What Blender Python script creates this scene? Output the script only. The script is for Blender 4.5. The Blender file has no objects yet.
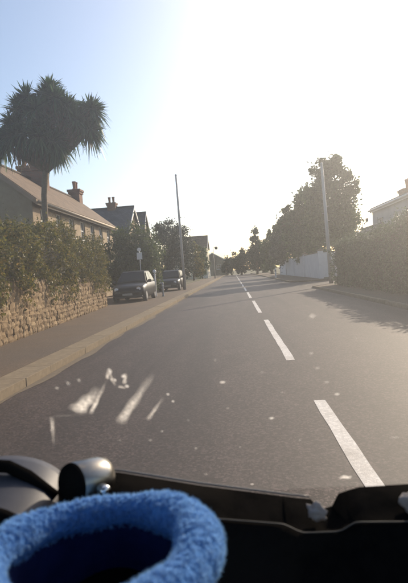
import bpy, math, random
import numpy as np
from mathutils import Matrix, Vector

random.seed(7)
RNG = np.random.default_rng(7)
R = math.radians
SC = bpy.context.scene
COL = SC.collection

# ------------------------------------------------------------------ camera, sky, sun, exposure
cam_data = bpy.data.cameras.new('camera')
cam = bpy.data.objects.new('camera', cam_data)
COL.objects.link(cam)
cam_data.sensor_fit = 'VERTICAL'
cam_data.sensor_height = 24.0
cam_data.lens = 500.0 / 583.0 * 24.0
cam_data.dof.use_dof = True
cam_data.dof.focus_distance = 14.0
cam_data.dof.aperture_fstop = 3.6
cam_data.clip_start = 0.03
cam_data.clip_end = 6000.0
rot = Matrix(((0.995473, 0.06961, 0.064713), (0.061824, 0.042878, -0.997166), (-0.072188, 0.996652, 0.03838)))
cam.matrix_world = Matrix.Translation((0, 0, 1.4)) @ rot.to_4x4()
SC.camera = cam

SUN_EL, SUN_AZ = 26.5, 31.0            # azimuth: degrees to the right of the road's direction (+Y)
world = bpy.data.worlds.new('World')
SC.world = world
world.use_nodes = True
wn = world.node_tree
for n in list(wn.nodes):
    wn.nodes.remove(n)
w_out = wn.nodes.new('ShaderNodeOutputWorld')
w_bg = wn.nodes.new('ShaderNodeBackground')
w_sky = wn.nodes.new('ShaderNodeTexSky')
w_sky.sky_type = 'NISHITA'
w_sky.sun_disc = False
w_sky.sun_elevation = R(SUN_EL)
w_sky.sun_rotation = R(SUN_AZ)
w_sky.air_density = 1.0
w_sky.dust_density = 1.9
w_sky.ozone_density = 1.2
w_bg.inputs['Strength'].default_value = 0.15
wn.links.new(w_sky.outputs[0], w_bg.inputs[0])
wn.links.new(w_bg.outputs[0], w_out.inputs[0])

sun_data = bpy.data.lights.new('sun', 'SUN')
sun_data.energy = 4.1
sun_data.angle = R(0.53)
sun_data.color = (1.0, 0.84, 0.64)
sun = bpy.data.objects.new('sun', sun_data)
COL.objects.link(sun)
sd = Vector((math.sin(R(SUN_AZ)) * math.cos(R(SUN_EL)), math.cos(R(SUN_AZ)) * math.cos(R(SUN_EL)), math.sin(R(SUN_EL))))
sun.rotation_euler = sd.to_track_quat('Z', 'Y').to_euler()
sun.location = sd * 60

SC.view_settings.view_transform = 'Standard'
SC.view_settings.look = 'None'
SC.view_settings.gamma = 1.0
SC.view_settings.use_curve_mapping = False
SC.view_settings.exposure = 0.32
SC.render.engine = 'CYCLES'
SC.cycles.use_denoising = True
SC.cycles.max_bounces = 8
SC.cycles.transparent_max_bounces = 12
SC.cycles.volume_bounces = 1
SC.cycles.sample_clamp_indirect = 6.0

# ------------------------------------------------------------------ materials
MATS = {}


def nodes_of(name):
    m = bpy.data.materials.new(name)
    m.use_nodes = True
    nt = m.node_tree
    for n in list(nt.nodes):
        nt.nodes.remove(n)
    out = nt.nodes.new('ShaderNodeOutputMaterial')
    return m, nt, out


def mat(name, c1, c2=None, scale=3.0, rough=0.8, bump=0.0, bscale=None, metal=0.0, spec=0.5, detail=6.0, coords='Object',
        c3=None, stretch=(1, 1, 1), stretch3=None):
    """Principled material: two colours mixed by noise, a third in patches, and noise relief."""
    if name in MATS:
        return MATS[name]
    m, nt, out = nodes_of(name)
    b = nt.nodes.new('ShaderNodeBsdfPrincipled')
    b.inputs['Roughness'].default_value = rough
    b.inputs['Metallic'].default_value = metal
    b.inputs['Specular IOR Level'].default_value = spec
    if spec == 0:
        b.inputs['IOR'].default_value = 1.0
    nt.links.new(b.outputs[0], out.inputs['Surface'])
    tc = nt.nodes.new('ShaderNodeTexCoord')
    mp = nt.nodes.new('ShaderNodeMapping')
    mp.inputs['Scale'].default_value = stretch
    nt.links.new(tc.outputs[coords], mp.inputs['Vector'])
    if c2 is None:
        b.inputs['Base Color'].default_value = (*c1, 1)
    else:
        nz = nt.nodes.new('ShaderNodeTexNoise')
        nz.inputs['Scale'].default_value = scale
        nz.inputs['Detail'].default_value = detail
        nz.inputs['Roughness'].default_value = 0.65
        nt.links.new(mp.outputs[0], nz.inputs['Vector'])
        rp = nt.nodes.new('ShaderNodeValToRGB')
        rp.color_ramp.elements[0].position = 0.32
        rp.color_ramp.elements[1].position = 0.68
        rp.color_ramp.elements[0].color = (*c1, 1)
        rp.color_ramp.elements[1].color = (*c2, 1)
        nt.links.new(nz.outputs[0], rp.inputs[0])
        src = rp.outputs[0]
        if c3 is not None:
            n3 = nt.nodes.new('ShaderNodeTexNoise')
            n3.inputs['Scale'].default_value = scale * 0.17
            n3.inputs['Detail'].default_value = 4
            if stretch3:
                mp3 = nt.nodes.new('ShaderNodeMapping')
                mp3.inputs['Scale'].default_value = stretch3
                nt.links.new(tc.outputs[coords], mp3.inputs['Vector'])
                nt.links.new(mp3.outputs[0], n3.inputs['Vector'])
            else:
                nt.links.new(mp.outputs[0], n3.inputs['Vector'])
            r3 = nt.nodes.new('ShaderNodeValToRGB')
            r3.color_ramp.elements[0].position = 0.48
            r3.color_ramp.elements[1].position = 0.66
            nt.links.new(n3.outputs[0], r3.inputs[0])
            mx = nt.nodes.new('ShaderNodeMixRGB')
            nt.links.new(r3.outputs[0], mx.inputs[0])
            nt.links.new(src, mx.inputs[1])
            mx.inputs[2].default_value = (*c3, 1)
            src = mx.outputs[0]
        nt.links.new(src, b.inputs['Base Color'])
    if bump > 0:
        nb = nt.nodes.new('ShaderNodeTexNoise')
        nb.inputs['Scale'].default_value = bscale or scale * 4
        nb.inputs['Detail'].default_value = 8
        nt.links.new(mp.outputs[0], nb.inputs['Vector'])
        bp = nt.nodes.new('ShaderNodeBump')
        bp.inputs['Strength'].default_value = bump
        bp.inputs['Distance'].default_value = 0.02
        nt.links.new(nb.outputs[0], bp.inputs['Height'])
        nt.links.new(bp.outputs[0], b.inputs['Normal'])
    MATS[name] = m
    return m


def add_grain(m, scale, lo, hi):
    """Speckle of single stone chips over a material's colour."""
    nt = m.node_tree
    b = next(n for n in nt.nodes if n.type == 'BSDF_PRINCIPLED')
    src = b.inputs['Base Color'].links[0].from_socket
    tc = next(n for n in nt.nodes if n.type == 'TEX_COORD')
    vo = nt.nodes.new('ShaderNodeTexVoronoi')
    vo.inputs['Scale'].default_value = scale
    nt.links.new(tc.outputs['Object'], vo.inputs['Vector'])
    sep = nt.nodes.new('ShaderNodeSeparateColor')
    nt.links.new(vo.outputs['Color'], sep.inputs[0])
    rg = nt.nodes.new('ShaderNodeMapRange')
    rg.inputs[3].default_value = lo
    rg.inputs[4].default_value = hi
    pw_ = nt.nodes.new('ShaderNodeMath')
    pw_.operation = 'POWER'
    pw_.inputs[1].default_value = 2.5
    nt.links.new(sep.outputs[0], pw_.inputs[0])
    nt.links.new(pw_.outputs[0], rg.inputs[0])
    mx = nt.nodes.new('ShaderNodeMixRGB')
    mx.blend_type = 'MULTIPLY'
    mx.inputs[0].default_value = 1.0
    nt.links.new(src, mx.inputs[1])
    cb = nt.nodes.new('ShaderNodeCombineColor')
    for k in range(3):
        nt.links.new(rg.outputs[0], cb.inputs[k])
    nt.links.new(cb.outputs[0], mx.inputs[2])
    nt.links.new(mx.outputs[0], b.inputs['Base Color'])


def per_piece(name, colours, rough=0.85, bump=0.4, bscale=30.0, island=False):
    """Each object (or each loose piece) takes its own colour from a ramp."""
    if name in MATS:
        return MATS[name]
    m, nt, out = nodes_of(name)
    b = nt.nodes.new('ShaderNodeBsdfPrincipled')
    b.inputs['Roughness'].default_value = rough
    b.inputs['Specular IOR Level'].default_value = 0.3
    if island:
        src = nt.nodes.new('ShaderNodeNewGeometry').outputs['Random Per Island']
    else:
        src = nt.nodes.new('ShaderNodeObjectInfo').outputs['Random']
    rp = nt.nodes.new('ShaderNodeValToRGB')
    rp.color_ramp.interpolation = 'LINEAR'
    while len(rp.color_ramp.elements) < len(colours):
        rp.color_ramp.elements.new(0.5)
    for i, c in enumerate(colours):
        rp.color_ramp.elements[i].position = i / (len(colours) - 1)
        rp.color_ramp.elements[i].color = (*c, 1)
    nt.links.new(src, rp.inputs[0])
    tc = nt.nodes.new('ShaderNodeTexCoord')
    nz = nt.nodes.new('ShaderNodeTexNoise')
    nz.inputs['Scale'].default_value = bscale
    nz.inputs['Detail'].default_value = 6
    nt.links.new(tc.outputs['Object'], nz.inputs['Vector'])
    mx = nt.nodes.new('ShaderNodeMixRGB')
    mx.blend_type = 'OVERLAY'
    mx.inputs[0].default_value = 0.5
    nt.links.new(rp.outputs[0], mx.inputs[1])
    nt.links.new(nz.outputs[0], mx.inputs[2])
    nt.links.new(mx.outputs[0], b.inputs['Base Color'])
    bp = nt.nodes.new('ShaderNodeBump')
    bp.inputs['Strength'].default_value = bump
    bp.inputs['Distance'].default_value = 0.02
    nt.links.new(nz.outputs[0], bp.inputs['Height'])
    nt.links.new(bp.outputs[0], b.inputs['Normal'])
    nt.links.new(b.outputs[0], out.inputs['Surface'])
    MATS[name] = m
    return m


def leaf_mat(name, colours, trans=0.35, rough=0.5):
    if name in MATS:
        return MATS[name]
    m, nt, out = nodes_of(name)
    g = nt.nodes.new('ShaderNodeNewGeometry')
    rp = nt.nodes.new('ShaderNodeValToRGB')
    while len(rp.color_ramp.elements) < len(colours):
        rp.color_ramp.elements.new(0.5)
    for i, c in enumerate(colours):
        rp.color_ramp.elements[i].position = i / (len(colours) - 1)
        rp.color_ramp.elements[i].color = (*c, 1)
    nt.links.new(g.outputs['Random Per Island'], rp.inputs[0])
    b = nt.nodes.new('ShaderNodeBsdfPrincipled')
    b.inputs['Roughness'].default_value = rough
    b.inputs['Specular IOR Level'].default_value = 0.35
    t = nt.nodes.new('ShaderNodeBsdfTranslucent')
    mx = nt.nodes.new('ShaderNodeMixShader')
    mx.inputs[0].default_value = trans
    nt.links.new(rp.outputs[0], b.inputs['Base Color'])
    nt.links.new(rp.outputs[0], t.inputs['Color'])
    nt.links.new(b.outputs[0], mx.inputs[1])
    nt.links.new(t.outputs[0], mx.inputs[2])
    nt.links.new(mx.outputs[0], out.inputs['Surface'])
    MATS[name] = m
    return m


def tile_mat(name, c1, c2, mortar, sx, sy, rough=0.8):
    """Courses of roof tiles or bricks too far off to tell apart."""
    if name in MATS:
        return MATS[name]
    m, nt, out = nodes_of(name)
    b = nt.nodes.new('ShaderNodeBsdfPrincipled')
    b.inputs['Roughness'].default_value = rough
    b.inputs['Specular IOR Level'].default_value = 0.3
    uv = nt.nodes.new('ShaderNodeUVMap')
    br = nt.nodes.new('ShaderNodeTexBrick')
    br.inputs['Color1'].default_value = (*c1, 1)
    br.inputs['Color2'].default_value = (*c2, 1)
    br.inputs['Mortar'].default_value = (*mortar, 1)
    br.inputs['Scale'].default_value = 1.0
    br.inputs['Mortar Size'].default_value = 0.012
    br.inputs['Brick Width'].default_value = sx
    br.inputs['Row Height'].default_value = sy
    nt.links.new(uv.outputs[0], br.inputs['Vector'])
    nz = nt.nodes.new('ShaderNodeTexNoise')
    nz.inputs['Scale'].default_value = 1.3
    nz.inputs['Detail'].default_value = 6
    nt.links.new(uv.outputs[0], nz.inputs['Vector'])
    mx = nt.nodes.new('ShaderNodeMixRGB')
    mx.blend_type = 'OVERLAY'
    mx.inputs[0].default_value = 0.55
    nt.links.new(br.outputs[0], mx.inputs[1])
    nt.links.new(nz.outputs[0], mx.inputs[2])
    nt.links.new(mx.outputs[0], b.inputs['Base Color'])
    bp = nt.nodes.new('ShaderNodeBump')
    bp.inputs['Strength'].default_value = 0.6
    bp.inputs['Distance'].default_value = 0.03
    nt.links.new(br.outputs[1], bp.inputs['Height'])
    bp.invert = True
    nt.links.new(bp.outputs[0], b.inputs['Normal'])
    nt.links.new(b.outputs[0], out.inputs['Surface'])
    MATS[name] = m
    return m


def dirt_reflection_mat(name, colour, alpha, soft=True):
    """Film on glass, for dried dirt and for reflections painted as pale marks: lets most light by, scatters the rest."""
    m, nt, out = nodes_of(name)
    tr = nt.nodes.new('ShaderNodeBsdfTransparent')
    tl = nt.nodes.new('ShaderNodeBsdfTranslucent')
    tl.inputs['Color'].default_value = (*colour, 1)
    df = nt.nodes.new('ShaderNodeBsdfDiffuse')
    df.inputs['Color'].default_value = (*colour, 1)
    ad = nt.nodes.new('ShaderNodeMixShader')
    ad.inputs[0].default_value = 0.35
    nt.links.new(tl.outputs[0], ad.inputs[1])
    nt.links.new(df.outputs[0], ad.inputs[2])
    mx = nt.nodes.new('ShaderNodeMixShader')
    at = nt.nodes.new('ShaderNodeAttribute')
    at.attribute_name = 'film'
    tc = nt.nodes.new('ShaderNodeTexCoord')
    nz = nt.nodes.new('ShaderNodeTexNoise')
    nz.inputs['Scale'].default_value = 140
    nz.inputs['Detail'].default_value = 5
    nt.links.new(tc.outputs['Object'], nz.inputs['Vector'])
    m1 = nt.nodes.new('ShaderNodeMath')
    m1.operation = 'MULTIPLY'
    nt.links.new(at.outputs['Fac'], m1.inputs[0])
    rg = nt.nodes.new('ShaderNodeMapRange')
    rg.inputs[1].default_value = 0.25
    rg.inputs[2].default_value = 0.75
    rg.inputs[3].default_value = 0.35 * alpha
    rg.inputs[4].default_value = alpha
    nt.links.new(nz.outputs[0], rg.inputs[0])
    nt.links.new(rg.outputs[0], m1.inputs[1])
    nt.links.new(m1.outputs[0], mx.inputs[0])
    nt.links.new(tr.outputs[0], mx.inputs[1])
    nt.links.new(ad.outputs[0], mx.inputs[2])
    nt.links.new(mx.outputs[0], out.inputs['Surface'])
    return m


# ------------------------------------------------------------------ mesh helpers
class MB:
    """Collects shapes; build() links them as one mesh object."""

    def __init__(self):
        self.v, self.f, self.uv = [], [], []

    def add(self, vs, fs, uvs=None):
        o = len(self.v)
        self.v += [tuple(p) for p in vs]
        self.f += [tuple(o + i for i in f) for f in fs]
        return self

    def box(self, x0, x1, y0, y1, z0, z1):
        return self.add([(x0, y0, z0), (x1, y0, z0), (x1, y1, z0), (x0, y1, z0), (x0, y0, z1), (x1, y0, z1), (x1, y1, z1), (x0, y1, z1)],
                        [(0, 3, 2, 1), (4, 5, 6, 7), (0, 1, 5, 4), (1, 2, 6, 5), (2, 3, 7, 6), (3, 0, 4, 7)])

    def quad(self, a, b, c, d):
        return self.add([a, b, c, d], [(0, 1, 2, 3)])

    def tube(self, pts, rad, n=10, caps=True):
        pts = [Vector(p) for p in pts]
        if not isinstance(rad, (list, tuple)):
            rad = [rad] * len(pts)
        o = len(self.v)
        ref = None
        for i, p in enumerate(pts):
            t = (pts[min(i + 1, len(pts) - 1)] - pts[max(i - 1, 0)]).normalized()
            if ref is None:
                ref = Vector((1, 0, 0)) if abs(t.x) < 0.8 else Vector((0, 1, 0))
            a = (ref - t * ref.dot(t)).normalized()
            ref = a
            bb = t.cross(a)
            for k in range(n):
                q = 2 * math.pi * k / n
                self.v.append(tuple(p + (a * math.cos(q) + bb * math.sin(q)) * rad[i]))
        for i in range(len(pts) - 1):
            for k in range(n):
                k2 = (k + 1) % n
                self.f.append((o + i * n + k, o + i * n + k2, o + (i + 1) * n + k2, o + (i + 1) * n + k))
        if caps:
            self.f.append(tuple(o + k for k in reversed(range(n))))
            self.f.append(tuple(o + (len(pts) - 1) * n + k for k in range(n)))
        return self

    def lathe(self, c, prof, n=24, axis='Z'):
        """prof: list of (radius, height) from c along axis."""
        o = len(self.v)
        for r, hgt in prof:
            for k in range(n):
                q = 2 * math.pi * k / n
                a, b = r * math.cos(q), r * math.sin(q)
                d = {'Z': (a, b, hgt), 'X': (hgt, a, b), 'Y': (b, hgt, a)}[axis]
                self.v.append((c[0] + d[0], c[1] + d[1], c[2] + d[2]))
        for i in range(len(prof) - 1):
            for k in range(n):
                k2 = (k + 1) % n
                self.f.append((o + i * n + k, o + i * n + k2, o + (i + 1) * n + k2, o + (i + 1) * n + k))
        self.f.append(tuple(o + k for k in reversed(range(n))))
        self.f.append(tuple(o + (len(prof) - 1) * n + k for k in range(n)))
        return self

    def prism(self, poly, d):
        """Extrude polygon (3D points) along vector d."""
        n = len(poly)
        vs = [tuple(p) for p in poly] + [tuple(Vector(p) + Vector(d)) for p in poly]
        fs = [tuple(reversed(range(n))), tuple(range(n, 2 * n))]
        for i in range(n):
            j = (i + 1) % n
            fs.append((i, j, n + j, n + i))
        return self.add(vs, fs)

    def build(self, name, material, parent=None, smooth=False, bevel=0.0, segs=2, loc=None):
        me = bpy.data.meshes.new(name)
        me.from_pydata(self.v, [], self.f)
        me.validate()
        return link(name, me, material, parent, smooth, bevel, segs, loc)


def link(name, me, material, parent=None, smooth=False, bevel=0.0, segs=2, loc=None):
    o = bpy.data.objects.new(name, me)
    COL.objects.link(o)
    if material is not None and not me.materials:
        me.materials.append(material)
    if smooth:
        me.polygons.foreach_set('use_smooth', [True] * len(me.polygons))
    if parent is not None:
        o.parent = parent
    if loc is not None:
        o.location = loc
    if bevel > 0:
        bv = o.modifiers.new('bevel', 'BEVEL')
        bv.width = bevel
        bv.segments = segs
        bv.limit_method = 'ANGLE'
    me.update()
    return o


def fix_normals(o):
    import bmesh
    b = bmesh.new()
    b.from_mesh(o.data)
    bmesh.ops.recalc_face_normals(b, faces=b.faces)
    b.to_mesh(o.data)
    b.free()
    return o


def box_uv(o, s=1.0):
    """UVs in metres on each face, along its own in-plane axes."""
    me = o.data
    uvl = me.uv_layers.new(name='UVMap')
    for p in me.polygons:
        nn = p.normal
        up = Vector((0, 0, 1))
        if abs(nn.z) > 0.95:
            a, b = Vector((1, 0, 0)), Vector((0, 1, 0))
        else:
            a = up.cross(nn).normalized()
            b = nn.cross(a).normalized()
        for li in p.loop_indices:
            co = me.vertices[me.loops[li].vertex_index].co
            uvl.data[li].uv = (co.dot(a) * s, co.dot(b) * s)
    return o


def thing(name, label, cat, loc=(0, 0, 0), rz=0.0, group=None):
    o = bpy.data.objects.new(name, None)
    o.empty_display_size = 0.2
    COL.objects.link(o)
    o.location = loc
    o.rotation_euler.z = rz
    return tag(o, label, cat, group)


def tag(o, label, cat, group=None):
    o['label'] = label
    o['category'] = cat
    if group:
        o['group'] = group
    return o


def struct(o):
    o['kind'] = 'structure'
    return o


def np_mesh(name, verts, nper, material, parent=None, kind=None, fpat=None):
    """verts: (N, nper, 3) array; each row is one loose face (or the faces of fpat)."""
    n = verts.shape[0]
    me = bpy.data.meshes.new(name)
    fp = fpat or [tuple(range(nper))]
    me.vertices.add(n * nper)
    me.vertices.foreach_set('co', verts.reshape(-1).astype(np.float32))
    base = (np.arange(n) * nper)[:, None]
    loops, starts, tot = [], [], 0
    allf = np.concatenate([base + np.array(f)[None, :] for f in fp], axis=1)
    sizes = np.array([len(f) for f in fp])
    me.loops.add(allf.size)
    me.loops.foreach_set('vertex_index', allf.reshape(-1).astype(np.int32))
    me.polygons.add(n * len(fp))
    st = np.concatenate([[0], np.cumsum(np.tile(sizes, n))[:-1]])
    me.polygons.foreach_set('loop_start', st.astype(np.int32))
    me.update(calc_edges=True)
    o = link(name, me, material, parent)
    if kind:
        o['kind'] = kind
    return o


def unit(a):
    return a / np.maximum(np.linalg.norm(a, axis=-1, keepdims=True), 1e-9)


def leaves_at(c, size, droop=0.2, aspect=0.5, up=0.3):
    """Pointed leaf (a bent rhombus) at each centre."""
    n = len(c)
    d = unit(RNG.normal(size=(n, 3)) + np.array([0, 0, -droop]))
    nn = RNG.normal(size=(n, 3)) + np.array([0, 0, up])
    s = unit(np.cross(d, nn))
    nn = np.cross(s, d)
    L = (size * RNG.uniform(0.45, 1.6, n))[:, None]
    w = L * aspect * 0.5
    v = np.stack([c, c + d * L * 0.45 + s * w - nn * L * 0.06, c + d * L, c + d * L * 0.45 - s * w - nn * L * 0.06], axis=1)
    return v


def crown_points(blobs, n, shell=0.55):
    """Points clustered in clumps through a set of ellipsoids (cx,cy,cz,rx,ry,rz)."""
    vol = np.array([b[3] * b[4] * b[5] for b in blobs]) ** 0.8
    vol = vol / vol.sum()
    pts = []
    for b, w in zip(blobs, vol):
        k = max(40, int(n * w))
        ncl = max(10, int(k / 90))
        dirs = unit(RNG.normal(size=(ncl, 3)))
        rr = RNG.uniform(shell, 1.02, ncl)[:, None]
        cc = dirs * rr
        idx = RNG.integers(0, ncl, k)
        loc = cc[idx] + RNG.normal(size=(k, 3)) * RNG.uniform(0.05, 0.2, ncl)[idx][:, None]
        pts.append(np.array(b[:3]) + loc * np.array(b[3:6]))
    return np.concatenate(pts)


def make_tree(name, label, cat, base, trunk_top, r0, blobs, n, size, leafm, barkm, group=None, shell=0.5, seed=0, aspect=0.6):
    rnd = random.Random(seed)
    t = thing(name, label, cat, base, 0, group)
    m = MB()
    top = Vector(trunk_top)
    mid = Vector((top.x * 0.5 + rnd.uniform(-.15, .15), top.y * 0.5, top.z * 0.5))
    m.tube([(0, 0, -0.1), (0.02, 0, 0.25), mid, top], [r0 * 1.35, r0, r0 * 0.8, r0 * 0.45], 9)
    for b in blobs:
        c = Vector(b[:3])
        s0 = mid.lerp(top, rnd.uniform(0.2, 0.9))
        k = s0.lerp(c, 0.5) + Vector((rnd.uniform(-.2, .2), rnd.uniform(-.2, .2), rnd.uniform(0, .3)))
        m.tube([s0, k, c], [r0 * 0.42, r0 * 0.3, r0 * 0.12], 7)
        for _ in range(5):
            d = Vector((rnd.gauss(0, 1), rnd.gauss(0, 1), rnd.gauss(0.2, 0.8))).normalized()
            e = c + Vector((d.x * b[3], d.y * b[4], d.z * b[5])) * 0.85
            m.tube([k.lerp(c, 0.6), c.lerp(e, 0.5) + Vector((0, 0, 0.05)), e], [r0 * 0.16, r0 * 0.1, r0 * 0.04], 5)
    m.build('trunk', barkm, t, smooth=True)
    np_mesh('crown', leaves_at(crown_points(blobs, int(n * 1.75), shell), size, aspect=aspect), 4, leafm, t)
    return t


# ------------------------------------------------------------------ palette
ASPHALT = mat('asphalt', (0.034, 0.0245, 0.0225), (0.056, 0.041, 0.037), 2.4, 0.66, 0.10, 120, c3=(0.026, 0.019, 0.018), detail=12, spec=.24, stretch=(1, .45, 1), stretch3=(3.2, .16, 1))
add_grain(ASPHALT, 55, .55, 2.4)
PAVE = mat('pavement_tarmac', (0.085, 0.054, 0.032), (0.120, 0.080, 0.050), 1.6, 0.85, 0.5, 90, c3=(0.075, 0.055, 0.042), detail=9)
KERB = per_piece('granite_kerb', [(0.185, 0.145, 0.095), (0.225, 0.175, 0.115), (0.20, 0.155, 0.10)], 0.92, 0.5, 9)
PAINT = mat('road_paint', (0.60, 0.56, 0.52), (0.78, 0.75, 0.71), 9, 0.6, 0.25, 120, c3=(0.5, 0.46, 0.42))
add_grain(PAVE, 70, .7, 1.7)
add_grain(PAINT, 45, .78, 1.1)
SOIL = mat('soil_and_grass', (0.055, 0.060, 0.025), (0.10, 0.085, 0.045), 1.5, 0.95, 0.8, 20)
STONE = per_piece('rubble_stone', [(0.165, 0.11, 0.058), (0.27, 0.185, 0.10), (0.22, 0.15, 0.082), (0.32, 0.23, 0.13), (0.18, 0.115, 0.06)], 0.9, 0.5, 14)
STONE_FAR = per_piece('rubble_stone_joined', [(0.165, 0.11, 0.058), (0.27, 0.185, 0.10), (0.22, 0.15, 0.082), (0.32, 0.23, 0.13)], 0.9, 0.5, 14, island=True)
MORTAR = mat('wall_core_mortar', (0.21, 0.14, 0.07), (0.28, 0.19, 0.10), 6, 0.95, 0.5)
RENDERW = mat('pale_rendered_wall', (0.56, 0.53, 0.52), (0.66, 0.63, 0.61), 1.2, 0.85, 0.25, 30)
HSTONE = mat('house_stone_wall', (0.30, 0.22, 0.14), (0.40, 0.31, 0.205), 2.2, 0.9, 0.5, 9, c3=(0.26, 0.185, 0.12))
CREAM = mat('cream_render', (0.60, 0.54, 0.40), (0.68, 0.62, 0.48), 1.1, 0.85, 0.2)
GREYR = mat('grey_render', (0.36, 0.35, 0.33), (0.44, 0.43, 0.41), 1.1, 0.85, 0.2)
WHITE = mat('white_paint', (0.72, 0.70, 0.66), (0.80, 0.78, 0.74), 4, 0.5)
GLASSW = mat('window_pane', (0.035, 0.04, 0.045), None, rough=0.06, spec=0.8)
TILE = tile_mat('brown_roof_tile', (0.125, 0.080, 0.046), (0.185, 0.122, 0.072), (0.05, 0.032, 0.02), 0.30, 0.22)
SLATE = tile_mat('dark_slate', (0.055, 0.055, 0.06), (0.085, 0.083, 0.088), (0.03, 0.03, 0.03), 0.30, 0.22, 0.6)
BRICK = tile_mat('chimney_brick', (0.19, 0.085, 0.055), (0.25, 0.12, 0.08), (0.16, 0.13, 0.10), 0.23, 0.075)
POT = mat('terracotta', (0.24, 0.11, 0.06), (0.32, 0.16, 0.09), 8, 0.85, 0.2)
LEAD = mat('lead_flashing', (0.55, 0.53, 0.50), (0.62, 0.6, 0.57), 4, 0.6)
POLEM = mat('weathered_pole', (0.36, 0.335, 0.31), (0.44, 0.41, 0.38), 3, 0.7, 0.3, 20, stretch=(6, 6, 0.4))
GALV = mat('galvanised_steel', (0.34, 0.34, 0.34), (0.42, 0.42, 0.42), 6, 0.5, metal=0.4)
DARKM = mat('dark_metal', (0.02, 0.02, 0.022), (0.03, 0.03, 0.032), 5, 0.5)
BARK = mat('bark', (0.07, 0.05, 0.035), (0.13, 0.10, 0.07), 3, 0.95, 0.9, 16, stretch=(4, 4, 0.7))
PBARK = mat('palm_bark', (0.12, 0.085, 0.055), (0.20, 0.15, 0.10), 5, 0.95, 0.9, 14, stretch=(2, 2, 3))
HEDGE_L = leaf_mat('olive_hedge_leaf', [(0.035, 0.042, 0.010), (0.085, 0.09, 0.02), (0.17, 0.155, 0.035), (0.21, 0.145, 0.045)], 0.5)
HEDGE_R = leaf_mat('green_hedge_leaf', [(0.028, 0.050, 0.020), (0.05, 0.082, 0.032), (0.075, 0.115, 0.045)], 0.3)
LEAF_A = leaf_mat('shrub_leaf', [(0.028, 0.045, 0.012), (0.055, 0.085, 0.02), (0.10, 0.125, 0.03)], 0.45)
LEAF_D = leaf_mat('evergreen_leaf', [(0.016, 0.028, 0.016), (0.03, 0.046, 0.024), (0.045, 0.06, 0.03)], 0.2)
LEAF_T = leaf_mat('tree_leaf', [(0.030, 0.052, 0.018), (0.052, 0.088, 0.028), (0.09, 0.13, 0.045)], 0.5)
LEAF_P = leaf_mat('palm_leaf', [(0.016, 0.036, 0.014), (0.032, 0.070, 0.026), (0.062, 0.125, 0.048), (0.11, 0.17, 0.075)], 0.4, 0.4)
LEAF_DRY = leaf_mat('dry_palm_leaf', [(0.10, 0.075, 0.045), (0.17, 0.13, 0.08)], 0.3, 0.7)

# ------------------------------------------------------------------ ground, road, pavements
XK_L, XK_R = -2.97, 4.55            # kerb lines
PZ = 0.12


def sheet(name, poly, z, material, thick=0.06):
    o = MB().prism([(x, y, z - thick) for x, y in poly], (0, 0, thick)).build(name, material)
    fix_normals(o)
    return struct(o)


sheet('ground', [(-2500, -60), (2500, -60), (2500, 4000), (-2500, 4000)], -0.04, SOIL, 0.3)
sheet('road', [(XK_L, -8), (XK_R, -8), (XK_R, 31.0), (6.2, 33.2), (8.6, 33.4), (8.6, 41.5), (6.2, 41.5), (XK_R, 43.2), (XK_R, 150), (XK_L, 150)], 0.0, ASPHALT, 0.1)
sheet('pavement', [(XK_L - 0.47, -8), (XK_L - 0.47, 150), (-5.8, 150), (-5.8, 56), (-7.4, 36), (-16, 35), (-16, 24.2), (-6.6, 24.2), (-5.3, -8)], PZ, PAVE, 0.2)
sheet('pavement', [(XK_R + 0.16, -8), (7.2, -8), (7.2, 33.1), (6.2, 33.0), (XK_R + 0.16, 30.8)], PZ, PAVE, 0.2)
sheet('pavement', [(XK_R + 0.16, 43.4), (6.2, 41.7), (8.6, 41.7), (8.6, 43.9), (7.6, 43.9), (7.3, 150), (XK_R + 0.16, 150)], PZ, PAVE, 0.2)
sheet('garden_soil', [(-60, 2), (-5.55, 2), (-7.0, 24.0), (-60, 24.0)], 0.2, SOIL, 0.3)
sheet('garden_soil', [(7.25, 2), (60, 2), (60, 43.8), (8.7, 43.8), (8.7, 33.2), (7.25, 33.2)], 0.2, SOIL, 0.3)
sheet('garden_soil', [(7.65, 44), (60, 44), (60, 140), (7.65, 140)], 0.2, SOIL, 0.3)
sheet('garden_soil', [(-60, 36.2), (-7.5, 36.2), (-5.95, 56), (-5.95, 140), (-60, 140)], 0.2, SOIL, 0.3)

# kerbs, each stone its own piece
kerb_l = struct(bpy.data.objects.new('kerb', None))
COL.objects.link(kerb_l)
kerb_r = struct(bpy.data.objects.new('kerb', None))
COL.objects.link(kerb_r)
kmesh = MB().box(-0.225, 0.225, -0.4555, 0.4555, -0.2, 0.124).build('kerb_stone', KERB, kerb_l, bevel=0.006)
kmesh.location = (XK_L - 0.235, -2.0, 0)
for i in range(1, 64):
    c = kmesh.copy()
    COL.objects.link(c)
    c.location = (XK_L - 0.235 + random.uniform(-.006, .006), -2.0 + i * 0.914, random.uniform(-.003, .002))
    c.rotation_euler.z = random.uniform(-.003, .003)
k2 = MB().box(-0.07, 0.07, -0.452, 0.452, -0.2, 0.126).build('kerb_stone', KERB, kerb_r, bevel=0.015)
k2.location = (XK_R + 0.08, -2.0, 0)
for i in range(1, 60):
    y = -2.0 + i * 0.914
    if 30.2 < y < 44.0:
        continue
    c = k2.copy()
    COL.objects.link(c)
    c.location = (XK_R + 0.08 + random.uniform(-.005, .005), y, random.uniform(-.006, .004))
far_l = MB().box(XK_L - 0.46, XK_L - 0.01, 56.1, 150, -0.2, 0.126).build('kerb_run', KERB, kerb_l)
far_r = MB().box(XK_R + 0.01, XK_R + 0.15, 52.5, 150, -0.2, 0.126).build('kerb_run', KERB, kerb_r)

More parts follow.
